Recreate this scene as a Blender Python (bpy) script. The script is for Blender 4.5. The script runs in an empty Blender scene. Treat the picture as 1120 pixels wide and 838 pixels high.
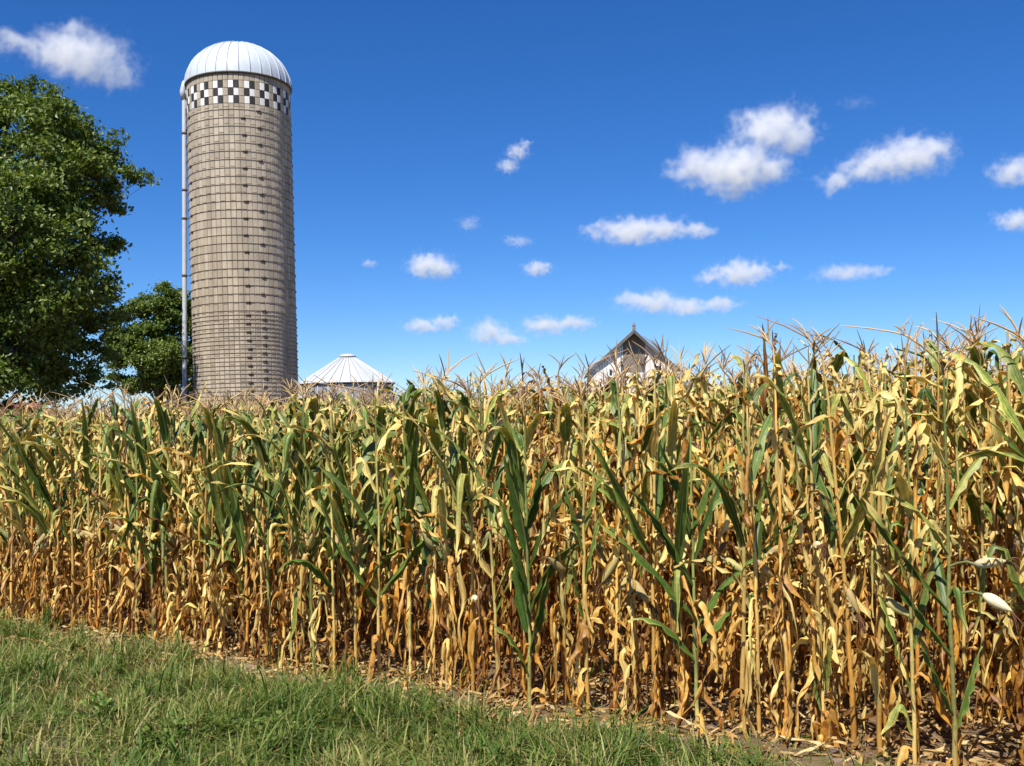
import bpy, bmesh, math, random
import numpy as np
from mathutils import Vector, Matrix, noise as mnoise

R = math.radians
scene = bpy.context.scene
COL = scene.collection

# ------------------------------------------------------------------ camera
FPX, PW, PH = 1100.0, 1120.0, 838.0
cam_d = bpy.data.cameras.new("camera")
cam = bpy.data.objects.new("camera", cam_d)
COL.objects.link(cam)
cam_d.sensor_width = 36.0
cam_d.lens = 36.0 * FPX / PW
cam_d.clip_start = 0.05
cam_d.clip_end = 30000.0
CAM_M = Matrix.Translation((0, 0, 1.70)) @ Matrix.Rotation(R(90 + 1.87), 4, 'X') @ Matrix.Rotation(R(-1.0), 4, 'Z')
cam.matrix_world = CAM_M
scene.camera = cam

# ------------------------------------------------------------------ sky, sun, exposure
SUN_EL = 55.0
SUN_DIR = Vector((-0.37, -0.93, 0)).normalized()          # horizontal direction towards the sun
world = bpy.data.worlds.new("World")
scene.world = world
world.use_nodes = True
wn, wl = world.node_tree.nodes, world.node_tree.links
bg = wn["Background"]
sky = wn.new("ShaderNodeTexSky")
sky.sky_type = 'NISHITA'
sky.sun_disc = False
sky.sun_elevation = R(SUN_EL)
sky.sun_rotation = math.atan2(SUN_DIR.x, SUN_DIR.y)
sky.air_density = 1.0
sky.dust_density = 0.0
sky.ozone_density = 10.0
sky.altitude = 1500.0
hsv = wn.new("ShaderNodeHueSaturation")                    # the photograph's vivid colour rendering of a clear sky
hsv.inputs["Saturation"].default_value = 1.17
hsv.inputs["Hue"].default_value = 0.507
wl.new(sky.outputs[0], hsv.inputs["Color"])
wl.new(hsv.outputs[0], bg.inputs[0])
bg.inputs[1].default_value = 0.094
sun_d = bpy.data.lights.new("sun", 'SUN')
sun_d.energy = 5.0
sun_d.angle = R(0.53)
sun_d.color = (1.0, 0.955, 0.88)
sun = bpy.data.objects.new("sun", sun_d)
COL.objects.link(sun)
sv = Vector((SUN_DIR.x * math.cos(R(SUN_EL)), SUN_DIR.y * math.cos(R(SUN_EL)), math.sin(R(SUN_EL))))
sun.rotation_euler = sv.to_track_quat('Z', 'Y').to_euler()
sun.location = (0, -20, 40)
vs = scene.view_settings
vs.view_transform = 'Standard'
vs.look = 'None'
vs.exposure = 0.55
vs.gamma = 1.0
vs.use_curve_mapping = False
cy = scene.cycles
cy.max_bounces = 18
cy.diffuse_bounces = 4
cy.glossy_bounces = 2
cy.transmission_bounces = 6
cy.volume_bounces = 16
cy.transparent_max_bounces = 8
cy.use_denoising = True
cy.denoiser = 'OPENIMAGEDENOISE'
cy.volume_max_steps = 64
cy.caustics_reflective = False
cy.caustics_refractive = False

def P(px, py, depth):
    """the place on the photograph's ray through (px, py) at a distance along the view axis"""
    return CAM_M @ Vector(((px - PW / 2) / FPX * depth, -(py - PH / 2) / FPX * depth, -depth))

def ground_hit(px, py):
    o = CAM_M.translation
    d = P(px, py, 1.0) - o
    return o + d * (-o.z / d.z)

CAM_INV = CAM_M.inverted()
def to_px(p):
    q = CAM_INV @ Vector(p)
    return (PW / 2 + FPX * q.x / -q.z, PH / 2 - FPX * q.y / -q.z, -q.z)

# ------------------------------------------------------------------ helpers
def tag(o, label=None, cat=None, group=None, kind=None):
    if label: o["label"] = label
    if cat: o["category"] = cat
    if group: o["group"] = group
    if kind: o["kind"] = kind
    return o

def empty(name, loc=(0, 0, 0), rz=0.0):
    e = bpy.data.objects.new(name, None)
    e.empty_display_size = 0.2
    e.location = loc
    e.rotation_euler = (0, 0, rz)
    COL.objects.link(e)
    return e

class Buf:
    """collects vertices, quads, tris, a material index per face and four numbers per vertex"""
    def __init__(s):
        s.v, s.q, s.t, s.qm, s.tm, s.c, s.n = [], [], [], [], [], [], 0
    def add(s, v, quads=None, tris=None, c=None, m=0):
        v = np.asarray(v, np.float32).reshape(-1, 3)
        k = len(v)
        s.v.append(v)
        if c is None: c = np.zeros((k, 4), np.float32)
        c = np.asarray(c, np.float32)
        if c.ndim == 1: c = np.tile(c, (k, 1))
        s.c.append(c)
        if quads is not None and len(quads):
            q = np.asarray(quads, np.int32).reshape(-1, 4)
            s.q.append(q + s.n); s.qm.append(np.full(len(q), m, np.int32))
        if tris is not None and len(tris):
            t = np.asarray(tris, np.int32).reshape(-1, 3)
            s.t.append(t + s.n); s.tm.append(np.full(len(t), m, np.int32))
        s.n += k
    def arrays(s):
        cat = lambda l, w, dt: np.concatenate(l) if l else np.zeros((0, w) if w else (0,), dt)
        return (cat(s.v, 3, np.float32), cat(s.q, 4, np.int32), cat(s.t, 3, np.int32),
                cat(s.qm, 0, np.int32), cat(s.tm, 0, np.int32), cat(s.c, 4, np.float32))
    def merge(s, arr, M=None, off=(0, 0, 0), sc=1.0):
        v, q, t, qm, tm, c = arr
        v = v * sc
        if M is not None: v = v @ M.T
        v = v + np.asarray(off, np.float32)
        s.v.append(v.astype(np.float32)); s.c.append(c)
        if len(q): s.q.append(q + s.n); s.qm.append(qm)
        if len(t): s.t.append(t + s.n); s.tm.append(tm)
        s.n += len(v)
    def build(s, name, mats, parent=None, smooth=True, loc=None, link=True):
        v, q, t, qm, tm, c = s.arrays()
        me = bpy.data.meshes.new(name)
        me.vertices.add(len(v)); me.vertices.foreach_set("co", v.ravel())
        nl = len(q) * 4 + len(t) * 3
        me.loops.add(nl)
        me.loops.foreach_set("vertex_index", np.concatenate([q.ravel(), t.ravel()]).astype(np.int32))
        me.polygons.add(len(q) + len(t))
        st = np.concatenate([np.arange(len(q)) * 4, len(q) * 4 + np.arange(len(t)) * 3]).astype(np.int32)
        me.polygons.foreach_set("loop_start", st)
        me.polygons.foreach_set("material_index", np.concatenate([qm, tm]).astype(np.int32))
        me.polygons.foreach_set("use_smooth", np.full(len(q) + len(t), smooth, bool))
        a = me.attributes.new("tone", 'FLOAT_COLOR', 'POINT')
        a.data.foreach_set("color", c.astype(np.float32).ravel())
        if not isinstance(mats, (list, tuple)): mats = [mats]
        for m in mats: me.materials.append(m)
        me.update(calc_edges=True); me.validate()
        o = bpy.data.objects.new(name, me)
        if link: COL.objects.link(o)
        if parent is not None: o.parent = parent
        if loc is not None: o.location = loc
        return o

def grid_quads(nr, nc, wrap=False):
    """quads of a grid of nr rows by nc columns of vertices"""
    r = np.arange(nr - 1)[:, None]
    cc = np.arange(nc if wrap else nc - 1)[None, :]
    a = r * nc + cc
    b = r * nc + (cc + 1) % nc
    return np.stack([a, b, b + nc, a + nc], -1).reshape(-1, 4)

def tube(buf, path, rad, sides=6, c=None, m=0, cap=True):
    path = np.asarray(path, float); n = len(path)
    rad = np.broadcast_to(np.asarray(rad, float), (n,))
    T = np.gradient(path, axis=0)
    T /= np.linalg.norm(T, axis=1)[:, None] + 1e-9
    ref = np.array([0.0, 0, 1]) if abs(T[:, 2]).mean() < 0.8 else np.array([1.0, 0.1, 0])
    A = np.cross(T, ref); A /= np.linalg.norm(A, axis=1)[:, None] + 1e-9
    B = np.cross(T, A)
    an = np.arange(sides) / sides * 2 * np.pi
    v = path[:, None, :] + rad[:, None, None] * (np.cos(an)[None, :, None] * A[:, None, :] + np.sin(an)[None, :, None] * B[:, None, :])
    cc = None
    if c is not None:
        c = np.asarray(c, float)
        cc = np.tile(c, (n * sides, 1)) if c.ndim == 1 else (np.repeat(c, sides, axis=0) if c.ndim == 2 else c.reshape(-1, 4))
    q = grid_quads(n, sides, True)
    buf.add(v.reshape(-1, 3), q, None, cc, m)
    if cap and sides >= 4:
        base = buf.n - n * sides
        for ring in (0, n - 1):
            idx = base + ring * sides + np.arange(sides)
            if ring == 0: idx = idx[::-1]
            tr = np.array([[idx[0], idx[i], idx[i + 1]] for i in range(1, sides - 1)], np.int32)
            buf.t.append(tr); buf.tm.append(np.full(len(tr), m, np.int32))

def lathe(buf, prof, sides=48, c=None, m=0):
    prof = np.asarray(prof, float)
    an = np.arange(sides) / sides * 2 * np.pi
    v = np.stack([prof[:, 0][:, None] * np.cos(an), prof[:, 0][:, None] * np.sin(an),
                  np.broadcast_to(prof[:, 1][:, None], (len(prof), sides))], -1)
    buf.add(v.reshape(-1, 3), grid_quads(len(prof), sides, True), None, c, m)

def box(buf, lo, hi, M=None, c=None, m=0):
    x0, y0, z0 = lo; x1, y1, z1 = hi
    v = np.array([[x0, y0, z0], [x1, y0, z0], [x1, y1, z0], [x0, y1, z0], [x0, y0, z1], [x1, y0, z1], [x1, y1, z1], [x0, y1, z1]], float)
    if M is not None: v = v @ np.asarray(M).T
    buf.add(v, [[3, 2, 1, 0], [4, 5, 6, 7], [0, 1, 5, 4], [1, 2, 6, 5], [2, 3, 7, 6], [3, 0, 4, 7]], None, c, m)

# ------------------------------------------------------------------ materials
def mat(name):
    m = bpy.data.materials.new(name)
    m.use_nodes = True
    nt = m.node_tree
    for n in list(nt.nodes): nt.nodes.remove(n)
    out = nt.nodes.new("ShaderNodeOutputMaterial")
    return m, nt, out

class NT:
    def __init__(s, nt): s.nt = nt
    def n(s, typ, **kw):
        x = s.nt.nodes.new(typ)
        for k, v in kw.items(): setattr(x, k, v)
        return x
    def link(s, a, b): s.nt.links.new(a, b)
    def put(s, sock, val):
        if hasattr(val, "is_linked"): s.nt.links.new(val, sock)
        else: sock.default_value = val
    def math(s, op, a, b=0.0, clamp=False):
        x = s.n("ShaderNodeMath", operation=op, use_clamp=clamp)
        s.put(x.inputs[0], a); s.put(x.inputs[1], b)
        return x.outputs[0]
    def vmath(s, op, a, b=None):
        x = s.n("ShaderNodeVectorMath", operation=op)
        s.put(x.inputs[0], a)
        if b is not None: s.put(x.inputs[1], b)
        return x.outputs["Value"] if op in ("LENGTH", "DOT_PRODUCT") else x.outputs[0]
    def noise(s, vec, scale, detail=3.0, rough=0.55, dim='3D'):
        x = s.n("ShaderNodeTexNoise")
        if vec is not None: s.link(vec, x.inputs["Vector"])
        x.inputs["Scale"].default_value = scale
        x.inputs["Detail"].default_value = detail
        x.inputs["Roughness"].default_value = rough
        return x.outputs["Fac"]
    def ramp(s, fac, stops, interp='LINEAR'):
        x = s.n("ShaderNodeValToRGB")
        x.color_ramp.interpolation = interp
        e = x.color_ramp.elements
        while len(e) < len(stops): e.new(0.5)
        for i, (p, c) in enumerate(stops):
            e[i].position = p
            e[i].color = (c, c, c, 1) if isinstance(c, (int, float)) else (*c, 1)
        s.put(x.inputs[0], fac)
        return x.outputs[0]
    def mix(s, fac, a, b, blend='MIX'):
        x = s.n("ShaderNodeMix", data_type='RGBA', blend_type=blend)
        s.put(x.inputs[0], fac)
        for sock, v in ((x.inputs[6], a), (x.inputs[7], b)):
            if isinstance(v, tuple): sock.default_value = (*v, 1) if len(v) == 3 else v
            else: s.put(sock, v)
        return x.outputs[2]
    def rng(s, v, a, b, c, d):
        x = s.n("ShaderNodeMapRange")
        s.put(x.inputs[0], v)
        for i, k in enumerate((a, b, c, d)): x.inputs[i + 1].default_value = k
        return x.outputs[0]
    def tone(s):
        a = s.n("ShaderNodeAttribute", attribute_name="tone")
        sp = s.n("ShaderNodeSeparateColor")
        s.link(a.outputs["Color"], sp.inputs[0])
        return sp.outputs[0], sp.outputs[1], sp.outputs[2], a.outputs["Alpha"]
    def bump(s, h, strength=0.3, dist=0.02):
        x = s.n("ShaderNodeBump")
        x.inputs["Strength"].default_value = strength
        x.inputs["Distance"].default_value = dist
        s.link(h, x.inputs["Height"])
        return x.outputs[0]
    def obj(s):
        return s.n("ShaderNodeTexCoord").outputs["Object"]

def plant_mat(name, stops, transl=0.35, rough=0.55, streak=0.35, warm=(1.0, 0.9, 0.6), spec=0.3, midrib=None):
    """blade material: the dryness of a vertex picks its colour, long streaks run along the blade"""
    m, nt, out = mat(name); N = NT(nt)
    dry, rnd, u, s_ = N.tone()
    cmb = N.n("ShaderNodeCombineXYZ")
    N.put(cmb.inputs[0], N.math('MULTIPLY', u, 14.0))
    N.put(cmb.inputs[1], N.math('MULTIPLY', s_, 2.2))
    N.put(cmb.inputs[2], N.math('MULTIPLY', rnd, 57.0))
    st = N.noise(cmb.outputs[0], 1.0, 3.0, 0.6)
    pos = N.n("ShaderNodeNewGeometry").outputs["Position"]
    blot = N.noise(pos, 34.0, 5.0, 0.7)
    d2 = N.math('ADD', dry, N.math('MULTIPLY', N.math('SUBTRACT', blot, 0.5), 0.44))
    d2 = N.math('ADD', d2, N.math('MULTIPLY', N.math('SUBTRACT', st, 0.5), 0.26), True)
    col = N.ramp(d2, stops)
    br = N.math('MULTIPLY', N.rng(rnd, 0, 1, 0.72, 1.28), N.rng(st, 0.25, 0.75, 1 - streak, 1 + streak))
    if midrib:
        rib = N.rng(N.math('ABSOLUTE', N.math('SUBTRACT', u, 0.5)), 0.03, 0.085, 0.55, 0.0)
        col = N.mix(rib, col, midrib)
    mul = N.n("ShaderNodeVectorMath", operation='SCALE')
    N.link(col, mul.inputs[0]); N.put(mul.inputs[3], br)
    bs = N.n("ShaderNodeBsdfPrincipled")
    N.link(mul.outputs[0], bs.inputs["Base Color"])
    bs.inputs["Roughness"].default_value = rough
    bs.inputs["Specular IOR Level"].default_value = spec
    N.link(N.bump(st, 0.35, 0.004), bs.inputs["Normal"])
    if transl > 0:
        tr = N.n("ShaderNodeBsdfTranslucent")
        tc = N.mix(1.0, mul.outputs[0], warm, 'MULTIPLY')
        N.link(tc, tr.inputs[0])
        mx = N.n("ShaderNodeMixShader")
        mx.inputs[0].default_value = transl
        N.link(bs.outputs[0], mx.inputs[1]); N.link(tr.outputs[0], mx.inputs[2])
        N.link(mx.outputs[0], out.inputs[0])
    else:
        N.link(bs.outputs[0], out.inputs[0])
    return m

LEAF_STOPS = [(0.0, (0.048, 0.095, 0.015)), (0.18, (0.105, 0.165, 0.027)), (0.34, (0.28, 0.30, 0.058)),
              (0.50, (0.66, 0.53, 0.165)), (0.66, (0.79, 0.565, 0.185)), (0.82, (0.60, 0.29, 0.040)), (1.0, (0.17, 0.058, 0.010))]  # brown end is dry leaf, pushed darker to deepen shade among the blades
M_LEAF = plant_mat("corn_leaf", LEAF_STOPS, 0.20, 0.45, 0.50, (1.3, 0.95, 0.40), 0.38, (0.36, 0.36, 0.16))
M_STALK = plant_mat("corn_stalk", [(0.0, (0.085, 0.15, 0.035)), (0.35, (0.22, 0.24, 0.07)), (0.55, (0.60, 0.43, 0.14)), (0.8, (0.52, 0.265, 0.052)), (1.0, (0.26, 0.10, 0.022))], 0.0, 0.45, 0.4)
M_TASSEL = plant_mat("corn_tassel", [(0.0, (0.62, 0.45, 0.21)), (0.5, (0.52, 0.34, 0.16)), (1.0, (0.20, 0.11, 0.065))], 0.0, 0.8, 0.2)
M_HUSK = plant_mat("corn_husk", [(0.0, (0.12, 0.18, 0.05)), (0.35, (0.42, 0.38, 0.14)), (0.6, (0.52, 0.37, 0.15)), (0.82, (0.55, 0.42, 0.19)), (1.0, (0.74, 0.64, 0.40))], 0.15, 0.6, 0.35)
M_SILK = plant_mat("corn_silk", [(0.0, (0.20, 0.09, 0.04)), (1.0, (0.10, 0.045, 0.02))], 0.0, 0.8, 0.1)
M_GRASS = plant_mat("grass_blade", [(0.0, (0.052, 0.110, 0.015)), (0.35, (0.142, 0.212, 0.035)), (0.58, (0.32, 0.31, 0.090)), (0.8, (0.50, 0.41, 0.18)), (1.0, (0.34, 0.23, 0.10))], 0.30, 0.5, 0.15, (1.1, 1.05, 0.5))
M_LITTER = plant_mat("dead_leaf", [(0.0, (0.58, 0.44, 0.22)), (0.5, (0.46, 0.28, 0.095)), (1.0, (0.26, 0.13, 0.045))], 0.2, 0.7, 0.3)
M_TREELEAF = plant_mat("tree_leaf", [(0.0, (0.060, 0.108, 0.016)), (0.5, (0.130, 0.190, 0.030)), (1.0, (0.235, 0.275, 0.050))], 0.30, 0.45, 0.1, (1.1, 1.1, 0.4), 0.4)

def simple_mat(name, base, rough=0.6, metal=0.0, var=0.2, scale=4.0, bump=0.0, dirt=None, spec=0.5, use_tone=False, weather=None):
    m, nt, out = mat(name); N = NT(nt)
    o = N.obj()
    n1 = N.noise(o, scale, 5.0, 0.6)
    f = N.rng(n1, 0.25, 0.75, 1 - var, 1 + var)
    if use_tone:
        t = N.tone()
        f = N.math('MULTIPLY', f, N.rng(t[0], 0, 1, 0.82, 1.18))
    mul = N.n("ShaderNodeVectorMath", operation='SCALE')
    mul.inputs[0].default_value = base
    N.put(mul.inputs[3], f)
    col = mul.outputs[0]
    if weather:
        mp = N.n("ShaderNodeMapping"); mp.inputs["Scale"].default_value = (2.6, 2.6, 0.10)
        N.link(o, mp.inputs[0])
        n3 = N.noise(mp.outputs[0], 1.0, 5.0, 0.65)
        col = N.mix(N.rng(n3, 0.50, 0.68, 0.0, weather[1]), col, weather[0])
        n4 = N.noise(mp.outputs[0], 2.3, 4.0, 0.6)
        col = N.mix(N.rng(n4, 0.56, 0.70, 0.0, weather[1] * .8), col, tuple(min(1, c * 1.9) for c in weather[0]))
    if dirt:
        n2 = N.noise(o, scale * 0.37, 6.0, 0.7)
        col = N.mix(N.rng(n2, dirt[1], dirt[1] + 0.18, 0.0, dirt[2]), col, dirt[0])
    bs = N.n("ShaderNodeBsdfPrincipled")
    N.link(col, bs.inputs["Base Color"])
    bs.inputs["Roughness"].default_value = rough
    bs.inputs["Metallic"].default_value = metal
    bs.inputs["Specular IOR Level"].default_value = spec
    if bump: N.link(N.bump(n1, bump, 0.03), bs.inputs["Normal"])
    N.link(bs.outputs[0], out.inputs[0])
    return m

M_STAVE = simple_mat("concrete_stave", (0.445, 0.378, 0.285), 0.85, 0, 0.12, 2.2, 0.2, ((0.36, 0.30, 0.22), 0.52, 0.5), 0.2, True, ((0.27, 0.22, 0.16), 0.6))
M_JOINT = simple_mat("stave_joint", (0.11, 0.09, 0.07), 0.9, 0, 0.2, 5.0, 0, None, 0.1)
M_WPAINT = simple_mat("white_stave_paint", (0.78, 0.76, 0.71), 0.6, 0, 0.06, 6.0, 0, ((0.45, 0.40, 0.33), 0.60, 0.8), 0.3, True)
M_BPAINT = simple_mat("black_stave_paint", (0.035, 0.033, 0.03), 0.6, 0, 0.2, 6.0, 0, ((0.20, 0.17, 0.13), 0.60, 0.7), 0.3)
M_HOOP = simple_mat("rusty_hoop", (0.10, 0.075, 0.055), 0.7, 0.0, 0.3, 6.0)
M_DOME = simple_mat("white_metal_dome", (0.51, 0.565, 0.61), 0.5, 0.0, 0.05, 1.2, 0, ((0.55, 0.58, 0.61), 0.50, 0.55), 0.5, False, ((0.45, 0.45, 0.44), 0.5))
M_SEAM = simple_mat("dome_seam", (0.40, 0.44, 0.48), 0.5, 0.0, 0.1, 3.0)
M_GALV = simple_mat("galvanised_steel", (0.36, 0.37, 0.39), 0.5, 0.25, 0.1, 3.0, 0, ((0.40, 0.40, 0.40), 0.55, 0.5))
M_PIPE = simple_mat("galvanised_pipe", (0.52, 0.55, 0.57), 0.5, 0.1, 0.08, 3.0)
M_BINROOF = simple_mat("bright_bin_roof", (0.49, 0.51, 0.52), 0.5, 0.0, 0.06, 2.0, 0, ((0.42, 0.40, 0.38), 0.50, 0.6))
M_BINRIB = simple_mat("bin_rib", (0.40, 0.42, 0.44), 0.5, 0.2, 0.1, 2.0)
M_DARK = simple_mat("eave_shade", (0.02, 0.019, 0.018), 0.9)
M_BARNW = simple_mat("flaking_white_boards", (0.80, 0.76, 0.71), 0.8, 0, 0.08, 3.0, 0, ((0.45, 0.40, 0.35), 0.56, 0.6), 0.2, True, ((0.40, 0.34, 0.30), 0.5))
M_GREYW = simple_mat("weathered_grey_boards", (0.20, 0.18, 0.16), 0.9, 0, 0.25, 2.5, 0, ((0.24, 0.185, 0.11), 0.5, 0.7), 0.2)
M_SHINGLE = simple_mat("grey_shingles", (0.16, 0.15, 0.15), 0.9, 0, 0.3, 6.0, 0.3)
M_RED = simple_mat("faded_red_boards", (0.22, 0.045, 0.03), 0.8, 0, 0.2, 3.0)
M_BARK = simple_mat("tree_bark", (0.11, 0.085, 0.062), 0.9, 0, 0.35, 9.0, 0.5)
M_GLASS = simple_mat("dusty_pane", (0.03, 0.035, 0.04), 0.15, 0, 0.1, 3.0)

# ------------------------------------------------------------------ the field line
ROW_P = np.array([0.0, 6.07])
ROW_T = np.array([0.851, -0.526]); ROW_T /= np.linalg.norm(ROW_T)
ROW_N = np.array([-ROW_T[1], ROW_T[0]])
ROW_GAP = 0.76

def row_xy(k, t):
    p = ROW_P + ROW_T * t + ROW_N * (k * ROW_GAP)
    return float(p[0]), float(p[1])

def fieldcoord(x, y):
    d = np.stack([np.asarray(x) - ROW_P[0], np.asarray(y) - ROW_P[1]], -1)
    return d @ ROW_T, d @ ROW_N

def lump(x, y):
    """uneven ground, in metres"""
    return (0.020 * np.sin(2.3 * x + 1.1 * y) + 0.016 * np.sin(-1.7 * x + 2.9 * y + 1.3) + 0.010 * np.sin(5.1 * x + 3.7 * y + 0.4)
            + 0.008 * np.sin(-7.3 * x + 6.1 * y))

# ------------------------------------------------------------------ ground
def make_ground():
    a = np.concatenate([-np.geomspace(4000, 14, 16), np.linspace(-13, 13, 131), np.geomspace(14, 4000, 16)])
    X, Y = np.meshgrid(a, a + 5.0)
    fade = np.clip((40 - np.hypot(X, Y)) / 26, 0, 1)
    t, s = fieldcoord(X, Y)
    Z = lump(X, Y) * fade
    b = Buf()
    b.add(np.stack([X, Y, Z], -1).reshape(-1, 3), grid_quads(len(a), len(a)))
    m, nt, out = mat("soil_and_verge"); N = NT(nt)
    o = N.obj()
    d = N.vmath('DOT_PRODUCT', N.vmath('SUBTRACT', o, (ROW_P[0], ROW_P[1], 0)), (ROW_N[0], ROW_N[1], 0))
    n_big = N.noise(o, 1.3, 4.0, 0.6)
    n_mid = N.noise(o, 9.0, 5.0, 0.65)
    n_fine = N.noise(o, 70.0, 4.0, 0.7)
    soil = N.ramp(n_mid, [(0.25, (0.13, 0.080, 0.040)), (0.5, (0.23, 0.150, 0.080)), (0.78, (0.35, 0.245, 0.145))])
    soil = N.mix(N.rng(n_fine, 0.35, 0.7, 0.0, 0.45), soil, (0.11, 0.078, 0.052))
    turf = N.ramp(n_mid, [(0.25, (0.07, 0.07, 0.03)), (0.5, (0.15, 0.125, 0.065)), (0.75, (0.26, 0.20, 0.12))])
    edge = N.math('ADD', d, N.math('MULTIPLY', N.math('SUBTRACT', n_big, 0.5), 0.7))
    f = N.rng(edge, -0.65, -0.32, 1.0, 0.0)
    far = N.rng(d, 34.0, 37.0, 0.0, 1.0)
    f = N.math('MAXIMUM', f, far)
    col = N.mix(f, soil, turf)
    bs = N.n("ShaderNodeBsdfPrincipled")
    N.link(col, bs.inputs["Base Color"])
    bs.inputs["Roughness"].default_value = 0.95
    bs.inputs["Specular IOR Level"].default_value = 0.1
    h = N.math('ADD', n_mid, N.math('MULTIPLY', n_fine, 0.45))
    N.link(N.bump(h, 0.9, 0.05), bs.inputs["Normal"])
    N.link(bs.outputs[0], out.inputs[0])
    tag(b.build("ground", m), kind='structure')
make_ground()

# ------------------------------------------------------------------ silo
def make_silo():
    D = 46.3
    base = P(271.0, 440, D); base.z = 0
    rad = 55.4 / FPX * D
    rim_z = P(262, 93.5, D).z
    top_z = P(262, 45.0, D).z
    root = empty("silo", base, 0)
    root.rotation_euler = (0, R(-0.95), 0)
    tag(root, "tall round concrete stave silo with white dome roof and black and white checker band", "silo")
    face = math.atan2(-base.y, -base.x)                    # direction that looks at the camera
    nst = 63
    step = 2 * math.pi / nst
    rng = np.random.default_rng(5)
    band_top = rim_z - 0.36
    rows = 3; rh = 0.345
    band_bot = band_top - rows * rh
    def stave(buf, k, z0, z1, c, m, r=rad, gap=0.015, dep=0.035):
        a0 = face + (k + 0.02) * step; a1 = face + (k + 1 - 0.02) * step
        am = (a0 + a1) / 2
        def pt(a, rr, z): return (rr * math.cos(a), rr * math.sin(a), z)
        g = gap / r
        v = []
        for z in (z0 + gap, z1 - gap):
            for a in (a0 + g, am, a1 - g): v.append(pt(a, r, z))
        for z in (z0, z1):
            for a in (a0 - 0.02 * step, am, a1 + 0.02 * step): v.append(pt(a, r - dep, z))
        q = [[0, 1, 4, 3], [1, 2, 5, 4], [6, 7, 1, 0], [7, 8, 2, 1], [3, 4, 10, 9], [4, 5, 11, 10], [6, 0, 3, 9], [2, 8, 11, 5]]
        buf.add(v, q, None, c, m)
    w = Buf()
    for k in range(nst):
        z = -0.4 + (0.38 if k % 2 else 0.0)
        while z < band_bot - 0.02:
            z1 = min(z + 0.76, band_bot)
            if band_bot - z1 < 0.12: z1 = band_bot
            stave(w, k, z, z1, (rng.random(), rng.random(), 0, 1), 0)
            z = z1
        stave(w, k, band_top, rim_z, (rng.random(), 0, 0, 1), 0)
    lathe(w, [(rad - 0.030, -0.4), (rad - 0.030, rim_z)], 63, None, 1)
    w.build("stave_wall", [M_STAVE, M_JOINT], root, smooth=False)
    cb = Buf()
    for r_ in range(rows):
        z1 = band_top - r_ * rh; z0 = z1 - rh
        for k in range(nst):
            j = (k + 2) % 3
            if j == 2: mi = 2
            else: mi = (j + r_) % 2
            stave(cb, k, z0, z1, (rng.random(), 0, 0, 1), mi, rad + 0.006, 0.016)
    cb.build("checker_band", [M_WPAINT, M_BPAINT, M_STAVE], root, smooth=False)
    # steel hoops, wide spacing above and close spacing below
    zs, z = [], band_bot - 0.28
    zsplit = P(262, 338, D).z
    while z > 0.3:
        zs.append(z)
        z -= 0.372 if z > zsplit else 0.186
    zs = zs[:92]
    hb = Buf()
    n = 96
    an = np.arange(n) / n * 2 * np.pi
    ring = np.stack([(rad + 0.012) * np.cos(an), (rad + 0.012) * np.sin(an), np.zeros(n)], -1)
    vs_, hw = [], 0.0095
    for s_ in range(6):
        b_ = s_ / 6 * 2 * math.pi
        rr = rad + 0.014 + hw * math.cos(b_)
        vs_.append(np.stack([rr * np.cos(an), rr * np.sin(an), np.full(n, hw * math.sin(b_))], -1))
    v = np.stack(vs_, 0)
    vv = np.concatenate([v, v[:1]], 0).reshape(-1, 3)
    hb.add(vv, grid_quads(7, n, True))
    for q in range(4):                                     # cast lugs that join the rods
        a = q * math.pi / 2
        M = np.array([[math.cos(a), -math.sin(a), 0], [math.sin(a), math.cos(a), 0], [0, 0, 1]])
        box(hb, (rad - 0.01, -0.10, -0.035), (rad + 0.04, 0.10, 0.035), M)
    h0 = hb.build("hoop", M_HOOP, root)
    for i, z in enumerate(zs):
        o = h0 if i == 0 else h0.copy()
        if i: COL.objects.link(o); o.parent = root
        o.location = (0, 0, z)
        o.rotation_euler = (0, 0, face + (0.07 if i % 2 else 0.36) + 0.03 * (rng.random() - 0.5))
    # dome
    dh = top_z - rim_z
    ng, nr = 30, 14
    db = Buf()
    fi = np.linspace(0, math.pi / 2 * 0.985, nr)
    prof = np.stack([(rad + 0.07) * np.cos(fi), rim_z + dh * np.sin(fi)], -1)
    lathe(db, prof, 90, None, 0)
    db.add([((rad + .07) * math.cos(fi[-1]) * math.cos(a), (rad + .07) * math.cos(fi[-1]) * math.sin(a), prof[-1, 1]) for a in np.arange(90) / 90 * 2 * np.pi] + [(0, 0, top_z)],
           None, [[i, (i + 1) % 90, 90] for i in range(90)])
    for g in range(ng):                                    # standing seams
        a = face + g * 2 * math.pi / ng
        wv = 0.014
        v = []
        for f_ in fi:
            for (o_, h_) in ((-wv, -0.01), (-wv, 0.035), (wv, 0.035), (wv, -0.01)):
                rr = (rad + 0.07 + h_) * math.cos(f_)
                zz = rim_z + (dh + h_) * math.sin(f_)
                v.append((rr * math.cos(a) - o_ * math.sin(a), rr * math.sin(a) + o_ * math.cos(a), zz))
        db.add(v, grid_quads(nr, 4, False), None, None, 1)
    db.build("dome_roof", [M_DOME, M_SEAM], root)
    eb = Buf()
    lathe(eb, [(rad - 0.02, rim_z - 0.05), (rad + 0.06, rim_z - 0.06), (rad + 0.085, rim_z - 0.01), (rad + 0.08, rim_z + 0.03), (rad + 0.0, rim_z + 0.03)], 90)
    eb.build("eave_ring", M_HOOP, root)
    # blower pipe down the left flank, standing off a little more at its foot
    side = Vector((-base.y, base.x, 0)).normalized()
    if side.x > 0: side = -side
    s2 = np.array(side[:])
    pb = Buf()
    path = [s2 * (rad + 0.10 + 0.34 * (1 - t)) + np.array([0, 0, 0.2 + t * (rim_z - 0.75)]) for t in np.linspace(0, 1, 12)]
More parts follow.
